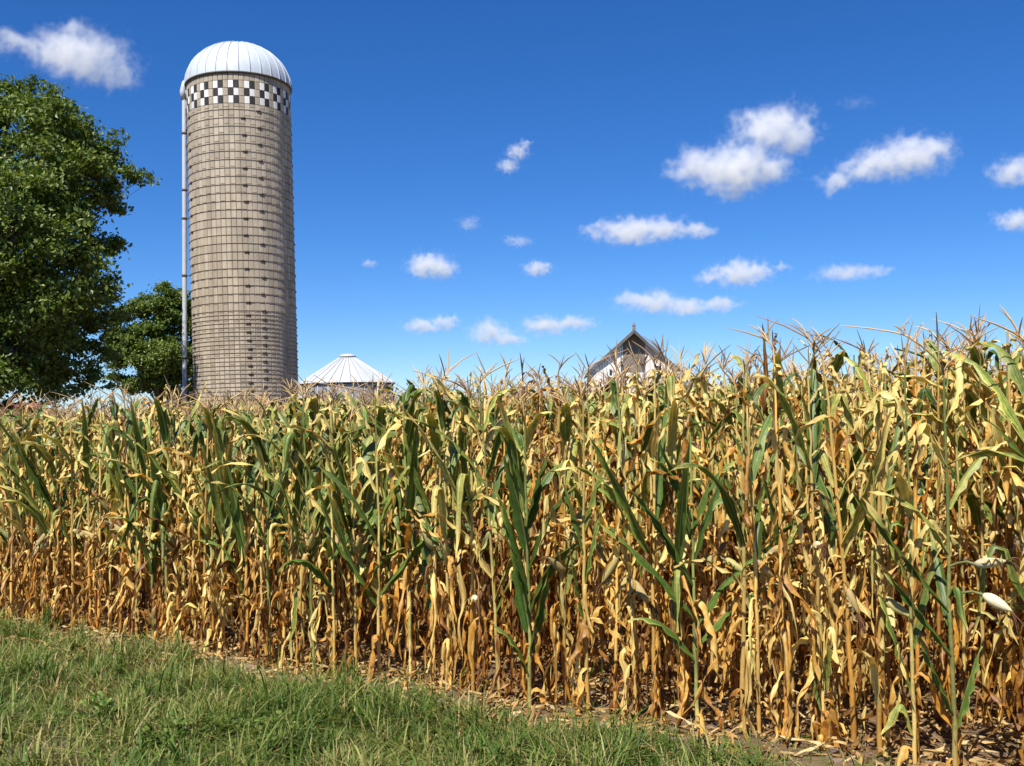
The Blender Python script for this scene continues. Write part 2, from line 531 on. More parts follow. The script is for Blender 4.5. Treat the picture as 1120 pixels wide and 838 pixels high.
    path += [s2 * (rad + 0.05) + np.array([0, 0, rim_z - 0.1])]
    tube(pb, path, 0.105, 12)
    path2 = [s2 * (rad + 0.13) + np.array([0, 0, rim_z - 0.62]), s2 * (rad + 0.15) + np.array([0, 0, rim_z - 0.25]),
             s2 * (rad + 0.06) + np.array([0, 0, rim_z + 0.12]), s2 * (rad - 0.35) + np.array([0, 0, rim_z + 0.55])]
    tube(pb, path2, [0.13, 0.15, 0.15, 0.12], 12)
    pb.build("filling_pipe", M_PIPE, root)
    for t in (0.13, 0.27, 0.5, 0.66, 0.74, 0.9):
        bb = Buf()
        zc = 0.2 + t * (rim_z - 0.75)
        c0 = s2 * (rad + 0.10 + 0.34 * (1 - t)) + np.array([0, 0, zc])
        tube(bb, [s2 * (rad - 0.02) + np.array([0, 0, zc]), c0], 0.022, 6)
        tube(bb, [c0 + np.array([0, 0, -0.05]), c0 + np.array([0, 0, 0.05])], 0.122, 12)
        bb.build("pipe_bracket", M_HOOP, root)
make_silo()

# ------------------------------------------------------------------ grain bin
def make_bin():
    D = 67.0
    c = P(380.5, 430, D); c.z = 0
    rad = 50.5 / FPX * D
    ez = P(380, 419.5, D).z; rz = P(378, 391.5, D).z; az = P(378, 387.5, D).z
    root = empty("grain_bin", c)
    tag(root, "low round galvanised grain bin with bright ribbed cone roof behind the corn", "grain bin")
    b = Buf()
    n = int((ez + 0.2) / 0.055)
    zz = np.linspace(-0.1, ez - 0.05, n)
    lathe(b, np.stack([rad - 0.09 + 0.016 * np.cos(zz / 0.11 * 2 * np.pi), zz], -1), 72)
    for k in range(24):
        a = k / 24 * 2 * math.pi
        M = np.array([[math.cos(a), -math.sin(a), 0], [math.sin(a), math.cos(a), 0], [0, 0, 1]])
        box(b, (rad - 0.10, -0.035, -0.1), (rad - 0.045, 0.035, ez - 0.06), M)
    b.build("bin_wall", M_GALV, root)
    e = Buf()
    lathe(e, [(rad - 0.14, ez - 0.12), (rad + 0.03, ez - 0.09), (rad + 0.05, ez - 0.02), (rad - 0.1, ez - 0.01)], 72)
    e.build("eave_ring", M_DARK, root)  # near-black ring paints in the shadow line below the eave
    r = Buf()
    cr = 8.5 / FPX * D
    lathe(r, [(rad + 0.09, ez - 0.02), (rad + 0.06, ez + 0.02), (cr, rz)], 72, None, 0)
    for k in range(28):
        a = k / 28 * 2 * math.pi
        v = []
        for (rr, z) in ((rad + 0.08, ez + 0.005), (cr, rz)):
            for (o_, h_) in ((-0.03, 0), (-0.02, 0.07), (0.02, 0.07), (0.03, 0)):
                v.append((rr * math.cos(a) - o_ * math.sin(a), rr * math.sin(a) + o_ * math.cos(a), z + h_))
        r.add(v, grid_quads(2, 4, False), None, None, 1)
    ro = r.build("bin_roof", [M_BINROOF, M_BINRIB], root)
    cp = Buf()
    lathe(cp, [(cr * 0.98, rz - 0.04), (cr * 0.98, rz + 0.07), (cr * 1.12, rz + 0.07), (cr * 1.1, rz + 0.12), (cr * 0.7, az), (0.02, az + 0.03)], 36)
    cp.build("roof_cap", M_BINROOF, ro)
make_bin()

# ------------------------------------------------------------------ barn
def make_barn():
    D = 82.0
    k = D / FPX
    px0 = 693.8
    hz = to_px(P(px0, 400, D))
    c = P(px0, 430, D); c.z = 0
    zr = P(px0, 361, D).z                                  # ridge
    def z_at(dy): return zr - dy * k
    root = empty("barn", c, R(-3))
    tag(root, "old white barn gable with grey weathered peak and roof rising above the corn", "barn")
    prof = [(0, zr), (15 * k, z_at(13.2)), (42 * k, z_at(36.4)), (50 * k, z_at(43.2)), (50.8 * k, z_at(44))]
    L = 16.0
    # gable boards, one by one, clipped to the roof line
    def roof_z(x):
        x = abs(x)
        for (x0, z0), (x1, z1) in zip(prof[:-1], prof[1:]):
            if x <= x1: return z0 + (z1 - z0) * (x - x0) / (x1 - x0)
        return prof[-1][1]
    rng = np.random.default_rng(8)
    hw = 46.5 * k
    w = Buf(); g = Buf()
    x = -hw
    door = (-10.5 * k, 12.0 * k, z_at(46))
    while x < hw - 0.01:
        x1 = min(x + 0.2, hw)
        zt0, zt1 = roof_z(x) - 0.05, roof_z(x1) - 0.05
        inside = door[0] - 0.01 < (x + x1) / 2 < door[1]
        ztop0, ztop1 = (door[2], door[2]) if inside else (zt0, zt1)
        cc = (rng.random(), 0, 0, 1)
        y = 0.02 * (rng.random() - .5) * (0.2 if inside else 1)
        def board(buf, za, zb0, zb1, yy):
            e = 0.008 if buf is w else 0.002
            v = [(x + e, yy, za), (x1 - e, yy, za), (x1 - e, yy, zb1), (x + e, yy, zb0), (x + e, yy + .03, za), (x1 - e, yy + .03, za), (x1 - e, yy + .03, zb1), (x + e, yy + .03, zb0)]
            buf.add(v, [[0, 1, 2, 3], [5, 4, 7, 6], [4, 0, 3, 7], [1, 5, 6, 2], [3, 2, 6, 7]], None, cc)
        board(w, -0.1, ztop0, ztop1, y)
        if inside: board(g, door[2] + 0.01, zt0, zt1, y - 0.03)
        x = x1
    box(w, (-hw, 0.05, -0.1), (hw, 0.07, z_at(45)), None, (0.5, 0, 0, 1))
    box(w, (-hw, 0.08, -0.1), (-hw + 0.06, L, z_at(45)), None, (0.5, 0, 0, 1))
    box(w, (hw - 0.06, 0.08, -0.1), (hw, L, z_at(45)), None, (0.5, 0, 0, 1))
    wo = w.build("gable_wall", M_BARNW, root, smooth=False)
    g.build("hay_door", M_GREYW, root, smooth=False)
    # roof slab with an overhang, its peak drawn forward as a hay hood
    r = Buf()
    th = 0.16
    for s in (-1, 1):
        pr = prof
        v = []
        for i, (x, z) in enumerate(pr):
            f = -1.15 if i == 0 else (-0.55 if i == 1 else -0.34)
            v += [(s * x, f, z), (s * x, L + .4, z), (s * x, f, z - th), (s * x, L + .4, z - th)]
        q = []
        for i in range(len(pr) - 1):
            a, b_ = i * 4, i * 4 + 4
            for (m_, n_) in ((0, 1), (1, 3), (3, 2), (2, 0)):
                q.append([a + m_, a + n_, b_ + n_, b_ + m_])
        q.append([len(pr) * 4 - 4, len(pr) * 4 - 3, len(pr) * 4 - 1, len(pr) * 4 - 2])
        r.add(v, q)
    ro = r.build("barn_roof", M_SHINGLE, root, smooth=False)
    # barge boards of grey wood under the roof edge
    bb = Buf()
    for s in (-1, 1):
        for i in range(len(prof) - 1):
            (x0, z0), (x1, z1) = prof[i], prof[i + 1]
            f0 = -1.12 if i == 0 else (-0.52 if i == 1 else -0.31)
            f1 = -0.52 if i == 0 else -0.31
            v = [(s * x0, f0, z0 - th), (s * x1, f1, z1 - th), (s * x1, f1, z1 - th - .14), (s * x0, f0, z0 - th - .14),
                 (s * x0, f0 + .05, z0 - th), (s * x1, f1 + .05, z1 - th), (s * x1, f1 + .05, z1 - th - .14), (s * x0, f0 + .05, z0 - th - .14)]
            bb.add(v, [[0, 1, 2, 3], [5, 4, 7, 6], [3, 2, 6, 7], [0, 4, 5, 1]], None, (0.4, 0, 0, 1))
    bb.build("barge_board", M_GREYW, root, smooth=False)
    fb = Buf()
    lathe(fb, [(0.14, zr - 0.02), (0.14, zr + 0.10), (0.07, zr + 0.14), (0.16, zr + 0.22), (0.10, zr + 0.38), (0.02, zr + 0.62), (0.0, zr + 0.64)], 10)
    fo = fb.build("finial", M_GREYW, root); fo.location = (0, -1.0, 0)
    for (px, py, ww, hh) in ((668.6, 407, 3.0, 7.0), (720.5, 404, 6.2, 6.5)):
        x = (px - px0) * k; z = z_at(py - 361)
        w2, h2 = ww * k / 2, hh * k / 2
        win = Buf()
        box(win, (x - w2, -0.055, z - h2), (x + w2, -0.03, z + h2), None, None)
        wi = win.build("window", M_GLASS, root, smooth=False)
        f = Buf()
        for (a, b_) in (((x - w2 - .1, -.10, z - h2 - .1), (x - w2, -.02, z + h2 + .1)), ((x + w2, -.10, z - h2 - .1), (x + w2 + .1, -.02, z + h2 + .1)),
                        ((x - w2 - .001, -.10, z + h2), (x + w2 + .001, -.02, z + h2 + .1)), ((x - w2 - .001, -.10, z - h2 - .1), (x + w2 + .001, -.02, z - h2))):
            box(f, a, b_, None, (0.8, 0, 0, 1))
        f.build("window_frame", M_BARNW, wi, smooth=False)
make_barn()

def make_sheds():
    # pale roofed shed seen between the pipe and the silo
    D = 66.0
    c = P(203, 440, D); c.z = 0
    ze = P(203, 437, D).z; zp = P(203, 426, D).z
    root = empty("shed", c, R(35))
    tag(root, "small shed with pale metal roof peeping out behind the silo pipe", "shed")
    b = Buf()
    box(b, (-1.2, -1.5, -0.1), (1.2, 1.5, ze - 0.02), None, (.5, 0, 0, 1))
    b.add([(-1.2, -1.5, ze), (1.2, -1.5, ze), (0, -1.5, zp - .08), (-1.2, 1.5, ze), (1.2, 1.5, ze), (0, 1.5, zp - .08)], None, [[0, 1, 2], [4, 3, 5]], (.5, 0, 0, 1))
    b.build("shed_wall", M_BARNW, root, smooth=False)
    r = Buf()
    for s in (-1, 1):
        v = []
        for (x, z) in ((0, zp), (s * 1.45, ze - .08)):
            v += [(x, -1.8, z), (x, 1.8, z), (x, -1.8, z - .06), (x, 1.8, z - .06)]
        r.add(v, [[0, 1, 5, 4], [3, 2, 6, 7], [2, 0, 4, 6], [1, 3, 7, 5], [4, 5, 7, 6]])
    r.build("shed_roof", M_BINROOF, root, smooth=False)
    D = 70.0
    c = P(14, 446, D); c.z = 0
    zt = P(14, 441, D).z
    root = empty("shed", c, R(8))
    tag(root, "low faded red wooden shed under the big tree behind the corn", "shed")
    b = Buf()
    x = -2.2
    rng = np.random.default_rng(3)
    while x < 2.2:
        box(b, (x + .01, -1.5, -.1), (x + .19, -1.46, zt - .35), None, (rng.random(), 0, 0, 1)); x += 0.2
    box(b, (-2.2, -1.45, -.1), (2.2, 1.5, zt - .36), None, (.5, 0, 0, 1))
    b.build("shed_wall", M_RED, root, smooth=False)
    r = Buf()
    v = [(-2.4, -1.8, zt - .36), (2.4, -1.8, zt - .36), (2.4, 1.8, zt), (-2.4, 1.8, zt), (-2.4, -1.8, zt - .28), (2.4, -1.8, zt - .28), (2.4, 1.8, zt + .08), (-2.4, 1.8, zt + .08)]
    r.add(v, [[3, 2, 1, 0], [4, 5, 6, 7], [0, 1, 5, 4], [1, 2, 6, 5], [2, 3, 7, 6], [3, 0, 4, 7]])
    r.build("shed_roof", M_RED, root, smooth=False)
make_sheds()

# ------------------------------------------------------------------ trees
def make_tree(label, lobes, depth, trunk_px, n_leaf, leaf, seed, trunk_r, extra_twigs=()):
    rng = np.random.default_rng(seed)
    k = depth / FPX
    base = P(trunk_px, 445, depth); base.z = 0
    root = empty("tree", base)
    tag(root, label, "tree")
    bn = np.array(base[:])
    L = []
    for (px, py, pr, dz) in lobes:
        c = np.array(P(px, py, depth + dz)[:]) - bn
        L.append((c, pr * k * 0.93))
    top = max(c[2] for c, r in L)
    tb = Buf()
    tp = np.array([[0, 0, -0.3], [0.05, 0, top * 0.12], [-0.1, 0.05, top * 0.3], [0.1, 0, top * 0.55], [0.0, 0.1, top * 0.8], [0.1, 0, top * 0.97]])
    tube(tb, tp, trunk_r * np.array([1.25, 1.0, 0.85, 0.6, 0.32, 0.1]), 10)
    wsum = np.array([r ** 2.4 for _, r in L]); wsum /= wsum.sum()
    cr = Buf()
    V, Cc = [], []
    for (c, r), wgt in zip(L, wsum):
        # limb into the lobe
        h0 = np.clip(c[2] * 0.45, top * 0.12, top * 0.7)
        p0 = np.array([np.interp(h0, tp[:, 2], tp[:, 0]), np.interp(h0, tp[:, 2], tp[:, 1]), h0])
        mid = (p0 + c) / 2 + np.array([0, 0, 0.08 * np.linalg.norm(c - p0)]) + rng.normal(0, 0.1, 3)
        path = np.array([p0 + (mid - p0) * 0, p0 + (mid - p0) * 0.5 + rng.normal(0, .06, 3), mid, mid + (c - mid) * 0.5 + rng.normal(0, .06, 3), c])
        rr = trunk_r * 0.36 * min(1.3, r / 1.6)
        tube(tb, path, rr * np.array([1, .85, .65, .45, .25]), 7)
        nc = max(6, int(16 * (r / 1.4) ** 1.8))
        for i in range(nc):
            d = rng.normal(0, 1, 3); d /= np.linalg.norm(d)
            rad_ = r * (0.30 + 0.68 * rng.random() ** 0.5) * (1.28 if rng.random() < .12 else 1.0)
            cc = c + d * rad_ * np.array([1, 1, 0.92])
            # twig
            if i % 2 == 0:
                tw = np.array([c + d * r * 0.1, c + d * rad_ * 0.6 + rng.normal(0, .05, 3), cc])
                tube(tb, tw, rr * np.array([.28, .18, .08]), 4, None, 0, False)
            nl = int(n_leaf * wgt / nc * rng.uniform(0.5, 1.5))
            sz = r * rng.uniform(0.08, 0.16) + 0.11
            g = rng.normal(0, 1, (nl, 3)) * np.array([sz, sz, sz * 0.55])
            p = cc + g
            ax = rng.normal(0, 1, (nl, 3)); ax[:, 2] -= 0.35
            ax /= np.linalg.norm(ax, axis=1)[:, None]
            up = np.array([0, 0, 1.0]) + d * 0.5 + rng.normal(0, 0.65, (nl, 3))
            side = np.cross(ax, up); side /= np.linalg.norm(side, axis=1)[:, None] + 1e-6
            nrm = np.cross(side, ax)
            s = leaf * rng.uniform(0.6, 1.3, (nl, 1))
            q = np.stack([p - ax * s * .5, p + side * s * .30 + nrm * s * .07, p + ax * s * .5 - nrm * s * .08, p - side * s * .30 + nrm * s * .07], 1)
            V.append(q.reshape(-1, 3))
            tone = np.clip(0.45 + rng.normal(0, 0.22, nl) + 0.25 * (rng.random() - .5), 0, 1)
            col = np.stack([tone, rng.random(nl), np.full(nl, .5), np.full(nl, .5)], -1)
            Cc.append(np.repeat(col, 4, axis=0))
    V = np.concatenate(V); Cc = np.concatenate(Cc)
    keep = V.reshape(-1, 4, 3)[:, :, 2].min(1) > -bn[2] + 0.4
    V = V.reshape(-1, 4, 3)[keep].reshape(-1, 3); Cc = Cc.reshape(-1, 4, 4)[keep].reshape(-1, 4)
    cr.add(V, np.arange(len(V)).reshape(-1, 4), None, Cc)
    tb.build("trunk", M_BARK, root)
    cr.build("crown", M_TREELEAF, root, smooth=False)

make_tree("big dark green broadleaf tree whose crown towers over the corn beside the silo",
          [(8, 128, 46, 0), (52, 132, 40, -1), (28, 100, 22, 0.5), (66, 108, 20, 0), (84, 160, 42, .5), (118, 172, 30, -.5), (143, 190, 16, 0), (160, 192, 9, .2), (128, 150, 12, 0), (168, 197, 6, 0),
           (50, 205, 62, -2), (100, 218, 36, 0.5), (118, 222, 16, 0), (20, 250, 75, -3), (88, 268, 38, 0), (108, 262, 24, .5), (112, 300, 20, 0), (124, 302, 9, 0), (60, 320, 60, -2), (98, 340, 36, 1),
           (20, 380, 62, -2), (72, 392, 36, 0), (104, 388, 20, 1), (44, 415, 26, 1), (88, 418, 18, 1.5), (112, 352, 20, .5), (110, 384, 18, .5), (108, 415, 15, .5), (68, 426, 16, .5), (-60, 330, 110, -1), (-70, 190, 95, 0), (-50, 110, 55, 0), (-120, 300, 90, 1), (0, 260, 80, 4), (40, 350, 65, 4), (50, 170, 60, 4), (-130, 180, 70, 2), (-40, 410, 60, 0)],
          36.0, -25, 150000, 0.18, 11, 0.42)
make_tree("smaller rounded green tree standing between the big tree and the silo pipe",
          [(168, 345, 30, 0), (146, 348, 20, 0), (186, 338, 24, .5), (182, 322, 13, 0), (152, 330, 11, 0), (196, 345, 26, 1), (142, 378, 26, 0), (172, 385, 34, -1), (190, 395, 30, 0), (150, 410, 24, 0), (214, 380, 34, 1), (178, 420, 22, 0), (205, 415, 26, 0), (133, 385, 20, .5), (130, 412, 14, .5), (136, 360, 16, 0), (216, 350, 22, 1)],
          62.0, 176, 60000, 0.21, 12, 0.3)

# ------------------------------------------------------------------ corn
def leaf(buf, rng, p0, az, L, W, th0, dry, form, lod=1.0, th_end=None, c_rnd=None):
    """one maize blade as a folded ribbon: green ones arch, dry ones kink, curl and hang"""
    n = max(5, int((13 if dry < .45 else 16) * lod))
    s = np.linspace(0, 1, n)
    if form == 'arch':
        te = th_end if th_end is not None else rng.uniform(75, 150)
        ks = rng.uniform(1.3, 2.6)
        th = th0 + (te - th0) * s ** ks
        curl, twist = rng.uniform(0.5, 1.0), rng.normal(0, 0.35)
        fold = 0
    elif form == 'upright':
        te = th_end if th_end is not None else rng.uniform(15, 55)
        th = th0 + (te - th0) * s ** 1.8
        curl, twist = rng.uniform(0.5, 1.1), rng.normal(0, 0.5)
    elif form == 'bent':                                   # rises, then snaps over and hangs
        k = rng.uniform(0.22, 0.6)
        te = rng.uniform(150, 182)
        th = th0 + (te - th0) / (1 + np.exp(-(s - k) / 0.035)) + 10 * np.sin(s * 9 + rng.uniform(0, 6))
        curl, twist = rng.uniform(0.8, 2.0), rng.normal(0, 0.9)
    else:                                                  # 'hang': collapses at the collar, crumpled along the stalk
        k = rng.uniform(0.03, 0.16)
        te = rng.uniform(160, 188)
        th = th0 + (te - th0) / (1 + np.exp(-(s - k) / 0.03)) + rng.uniform(8, 26) * np.sin(s * rng.uniform(7, 14) + rng.uniform(0, 6)) * s
        curl, twist = rng.uniform(1.2, 3.6), rng.normal(0, 2.6)
    if dry > .45 and n > 6:
        kk = rng.normal(0, 15, n); th = th + kk * np.clip(s * 3, 0, 1) + 0.5 * np.roll(kk, 1)
    th = np.radians(th)
    yaw = np.cumsum(rng.normal(0, 0.20 if dry > .45 else 0.035, n)) + az
    ds = L / (n - 1)
    T = np.stack([np.sin(th) * np.cos(yaw), np.sin(th) * np.sin(yaw), np.cos(th)], -1)
    C = np.asarray(p0) + np.concatenate([[np.zeros(3)], np.cumsum((T[:-1] + T[1:]) / 2 * ds, axis=0)])
    B = np.stack([-np.sin(yaw), np.cos(yaw), np.zeros(n)], -1)
    Nn = np.cross(B, T)
    tw = twist * s ** 1.2
    B2 = B * np.cos(tw)[:, None] + Nn * np.sin(tw)[:, None]
    N2 = -B * np.sin(tw)[:, None] + Nn * np.cos(tw)[:, None]
    w = W * np.minimum(1, 0.50 + 2.2 * s) * np.clip(1 - s ** 2.6, 0, 1) ** 0.8
    w[-1] = 0.002
    nc = 5 if lod > 0.6 else 3
    u = np.linspace(-1, 1, nc)
    cs = curl * (0.35 + 0.9 * s if dry > .45 else np.full(n, 1.0))
    ang = u[None, :] * cs[:, None] * 0.9 + 1e-4
    X = np.sin(ang) / (cs[:, None] * 0.9 + 1e-4) * (w / 2)[:, None]
    Z = (1 - np.cos(ang)) / (cs[:, None] * 0.9 + 1e-4) * (w / 2)[:, None] + np.abs(u)[None, :] * (w / 2)[:, None] * 0.22
    wav = (0.010 if dry < .45 else 0.016) * np.sin(s[:, None] * rng.uniform(18, 30) + np.where(u[None, :] < 0, 0, 2.0) + rng.uniform(0, 6)) * (u[None, :] ** 2)
    Z = Z + wav * np.minimum(1, s[:, None] * 4)
    rag = 0.34 if dry > .45 else 0.06
    if nc == 5:
        X = X * np.where(np.abs(u)[None, :] > .9, 1 + rag * rng.uniform(-1, .35, (n, 5)), 1.0)
    v = C[:, None, :] + X[:, :, None] * B2[:, None, :] + Z[:, :, None] * N2[:, None, :]
    r = rng.random() if c_rnd is None else c_rnd
    tipdry = 0.0 if dry > .55 else rng.uniform(0.1, 0.5)
    d = dry + tipdry * np.clip((s - 0.55) / 0.45, 0, 1)[:, None] ** 1.5 + (0.10 if dry < .5 else 0) * np.abs(u)[None, :] ** 3
    c = np.stack([np.clip(np.broadcast_to(d, (n, nc)), 0, 1), np.full((n, nc), r), np.broadcast_to(u[None, :] * .5 + .5, (n, nc)), np.broadcast_to(s[:, None] * L, (n, nc))], -1)
    buf.add(v.reshape(-1, 3), grid_quads(n, nc), None, c.reshape(-1, 4), 0)

def ear_mesh(buf, silk, rng, p0, az, tilt, L, r0, dry, husks=3):
    """husked ear: a spindle with a few splayed husk tips and a tuft of brown silk"""
    th = R(tilt)
    ax = np.array([math.sin(th) * math.cos(az), math.sin(th) * math.sin(az), math.cos(th)])
    s = np.linspace(0, 1, 12)
    path = np.asarray(p0) + ax[None, :] * (s * L)[:, None]
    rad = r0 * np.array([.35, .68, .88, .98, 1, .98, .92, .83, .70, .53, .33, .10])
    c = np.stack([np.full(12, dry), np.full(12, rng.random()), np.full(12, .5), s], -1)
    c = np.repeat(c[:, None, :], 10, axis=1); c[:, :, 2] = np.abs(np.arange(10) - 5)[None, :] / 2.5
    tube(buf, path, rad, 10, c, 0, True)
    for i in range(husks):
        a2 = az + rng.uniform(-1.4, 1.4)
        leaf(buf, rng, np.asarray(p0) + ax * L * rng.uniform(0.05, .5), a2, L * rng.uniform(0.5, 0.9), r0 * 1.5, tilt + rng.uniform(-18, 18), min(.8, dry), 'upright', 0.6, tilt + rng.uniform(-40, 50))
    for i in range(7):
        tip = path[-1]
        d = ax + rng.normal(0, 0.45, 3); d[2] -= 0.5
        tube(silk, [tip - ax * .01, tip + d * .025, tip + d * .05 + np.array([0, 0, -.02])], [.003, .003, .0015], 3, (rng.random(), rng.random(), .5, .5), 0, False)

def corn(rng, H, green, lod=1.0, tassel=True, ear=True, custom=None, hero_ears=(), dry_bias=0.0, straight=False):
    """one maize plant about H metres tall to its top leaf; returns a buffer for each part"""
    out = {"stalk": Buf(), "leaves": Buf(), "tassel": Buf(), "ear": [], "silk": []}
    lean_a = rng.uniform(0, 6.28); lean = 0.0 if straight else abs(rng.normal(0, 0.035))
    lx, ly = math.cos(lean_a) * lean, math.sin(lean_a) * lean
    sh = H * 0.965
    def at(z): return np.array([lx * z * (1 + z * .35), ly * z * (1 + z * .35), z])
    nn = 15 if lod > 0.7 else 8
    zs = np.linspace(-0.04, sh, nn * 2 - 1)
    path = np.array([at(z) for z in zs]) + np.concatenate([np.zeros((1, 3)), np.cumsum(rng.normal(0, 0.0022, (len(zs) - 1, 3)), axis=0) * np.array([1, 1, 0])])
    r_b = rng.uniform(0.0105, 0.0145)
    rad = r_b * (1 - 0.62 * (zs / sh).clip(0, 1)) * np.where(np.arange(len(zs)) % 2 == 0, 1.12, 0.94)
    sd = np.clip(0.86 - 0.30 * zs / sh - green * 0.45 + rng.normal(0, 0.08) + dry_bias * .5, 0.05, 1)
    rr = rng.random()
    c = np.stack([sd, np.full(len(zs), rr), np.full(len(zs), rng.random()), zs], -1)
    tube(out["stalk"], path, rad, 7 if lod > .7 else 5, c, 0, False)
    lb = out["leaves"]
    p_low = rng.uniform(.16, .50); p_off = float(rng.choice([-.05, 0, .04, .13], p=[.25, .35, .25, .15]))
    def on(z):
        i = int(np.clip((z + .04) / (sh + .04) * (len(zs) - 1), 0, len(zs) - 1))
        return path[i]
    if custom is None:
        nl = int(rng.integers(15, 20)) if lod > .6 else (10 if lod > .35 else 7)
        az0 = rng.uniform(0, 3.14)
        hs = np.linspace(0.09, 0.985, nl)
        if lod > .6: hs = np.concatenate([hs, rng.uniform(0.04, 0.55, int(rng.integers(7, 12)))])
        for i, h in enumerate(hs):
            hh = np.clip(h + rng.normal(0, 0.02), 0.05, 0.99)
            az = az0 + (i % 2) * math.pi + rng.normal(0, 0.45)
            p = on(hh * sh)
            Ls = (0.42 + 0.40 * math.sin(math.pi * min(1, hh * 1.05)) ** 0.8) * rng.uniform(0.75, 1.12)
            Ws = rng.uniform(0.048, 0.086)
            if hh > .80: Ls *= 1 - 0.42 * (hh - .80) / .2
            gprob = green * (0.0 if hh < .22 else (hh - .22) / .33 if hh < .55 else 1.0)
            if rng.random() < gprob:
                dry = float(np.clip(rng.normal(0.20, 0.13), 0, 0.46))
                form = 'arch' if rng.random() < (0.45 if hh < .72 else 1.0) else 'upright'
                if rng.random() < (.15 if hh < .8 else .4): form = 'bent'
                leaf(lb, rng, p, az, Ls, Ws, rng.uniform(10, 30), dry, form, lod)
            else:
                low = 1 - hh
                dry = float(np.clip(0.485 + p_off + p_low * low + rng.normal(0, 0.12) + 0.30 * (rng.random() < .24) + dry_bias, 0.33, 1))
                x = rng.random()
                if hh > .6: form = 'bent' if x < .42 else ('hang' if x < .66 else ('arch' if x < .84 else 'upright'))
                else: form = 'hang' if x < .62 else ('bent' if x < .90 else 'arch')
                leaf(lb, rng, p, az, Ls * rng.uniform(.55, 1.08), Ws * rng.uniform(.24, .66), rng.uniform(12, 42), dry, form, lod)
    else:
        for (h, az, L, W, t0, te, dry, form) in custom:
            leaf(lb, rng, on(h), R(az), L, W, t0, dry, form, lod, te)
        for i, h in enumerate(np.linspace(0.08, 0.42, 5)):
            leaf(lb, rng, on(h * sh), rng.uniform(0, 6.28), rng.uniform(.35, .6), rng.uniform(.04, .07), rng.uniform(15, 40), rng.uniform(.7, .95), 'hang', lod)
    if tassel:
        tb = out["tassel"]
        top = path[-1]
        tl = rng.uniform(0.12, 0.26)
        td = rng.uniform(0.1, 0.9)
        k = rng.normal(0, 0.16, 2)
        spine = np.array([top + np.array([k[0] * q * q, k[1] * q * q, tl * q]) for q in np.linspace(0, 1, 5)])
        ns = 4 if lod > .6 else 3
        thick = 1.0 if lod > .6 else 1.25
        tube(tb, spine, thick * np.array([.0042, .0044, .0046, .0040, .0014]), ns, (td, rng.random(), .5, .5), 0, False)
        for j in range(int(rng.integers(4, 10)) if lod > .5 else 4):
            z0 = rng.uniform(0.0, 0.5)
            p = top + np.array([k[0] * z0 * z0, k[1] * z0 * z0, tl * z0])
            a = rng.uniform(0, 6.28); ll = rng.uniform(0.08, 0.165); o0 = rng.uniform(.05, .6); dr = rng.uniform(-.15, .9)
            ts = np.linspace(0, 1, 5)
            el = 1.35 - o0 - dr * ts
            stp = np.stack([np.cos(el) * math.cos(a), np.cos(el) * math.sin(a), np.sin(el)], -1) * ll / 4
            pb = p + np.concatenate([[np.zeros(3)], np.cumsum(stp[:-1], axis=0)])
            tube(tb, pb, thick * np.array([.0024, .0036, .0037, .0030, .0010]), ns, (np.clip(td + rng.normal(0, .2), 0, 1), rng.random(), .5, .5), 0, False)
    if ear and not hero_ears:
        e, k = Buf(), Buf()
        hz = rng.uniform(0.42, 0.54) * sh
        tilt = rng.uniform(20, 60) if rng.random() < .5 else rng.uniform(110, 160)
        ear_mesh(e, k, rng, on(hz), rng.uniform(0, 6.28), tilt, rng.uniform(.15, .20), rng.uniform(.020, .027), np.clip(.62 - green * .4 + rng.normal(0, .12), 0, 1))
        out["ear"].append(e); out["silk"].append(k)
    for (hz, az, tilt, L, r0, dry, side) in hero_ears:
        e, k = Buf(), Buf()
        p = on(hz)
        q = p + np.array([math.cos(R(az)) * side, math.sin(R(az)) * side, 0.02])
        tube(e, [p, p * .7 + q * .3 + np.array([0, 0, .012]), p * .3 + q * .7 + np.array([0, 0, .016]), q], [.007, .006, .006, .008], 6, (.15, .2, .5, .5), 0, False)
        ear_mesh(e, k, rng, q, R(az), tilt, L, r0, dry, 2)
        out["ear"].append(e); out["silk"].append(k)
    return out

def place_corn(parts, x, y, rz, sc=1.0):
    root = empty("corn_plant", (x, y, float(lump(x, y))), rz)
    root.scale = (sc, sc, sc)
    parts["stalk"].build("stalk", M_STALK, root)
    parts["leaves"].build("leaves", M_LEAF, root)
    if parts["tassel"].n: parts["tassel"].build("tassel", M_TASSEL, root)
    for e, k in zip(parts["ear"], parts["silk"]):
        eo = e.build("ear", M_HUSK, root)
        if k.n: k.build("silk", M_SILK, eo)
    return root

def height_at(px):
    """the stand is taller and drier towards the right of the picture"""
    return np.interp(px, [-200, 0, 400, 620, 850, 1120, 1300], [1.78, 1.79, 1.87, 1.935, 2.02, 2.11, 2.12])

def green_at(px):
    return float(np.interp(px, [-200, 0, 250, 420, 700, 1120], [.62, .66, .64, .52, .27, .22]))

ORD = ["first", "second", "third", "fourth", "fifth", "sixth", "seventh", "eighth", "ninth", "tenth", "eleventh", "twelfth", "thirteenth", "fourteenth", "fifteenth",
       "sixteenth", "seventeenth", "eighteenth", "nineteenth", "twentieth", "twenty-first", "twenty-second", "twenty-third", "twenty-fourth"]
ROWN = ["front row", "second row", "third row", "fourth row", "fifth row"]
ZONES = [(118, "below the big tree"), (198, "below the small tree"), (329, "below the silo"), (434, "below the grain bin"), (520, "just past the bin"),
         (640, "between bin and barn"), (742, "below the barn gable"), (900, "below the largest cloud"), (1050, "below the long high cloud"), (9999, "at the tall end")]

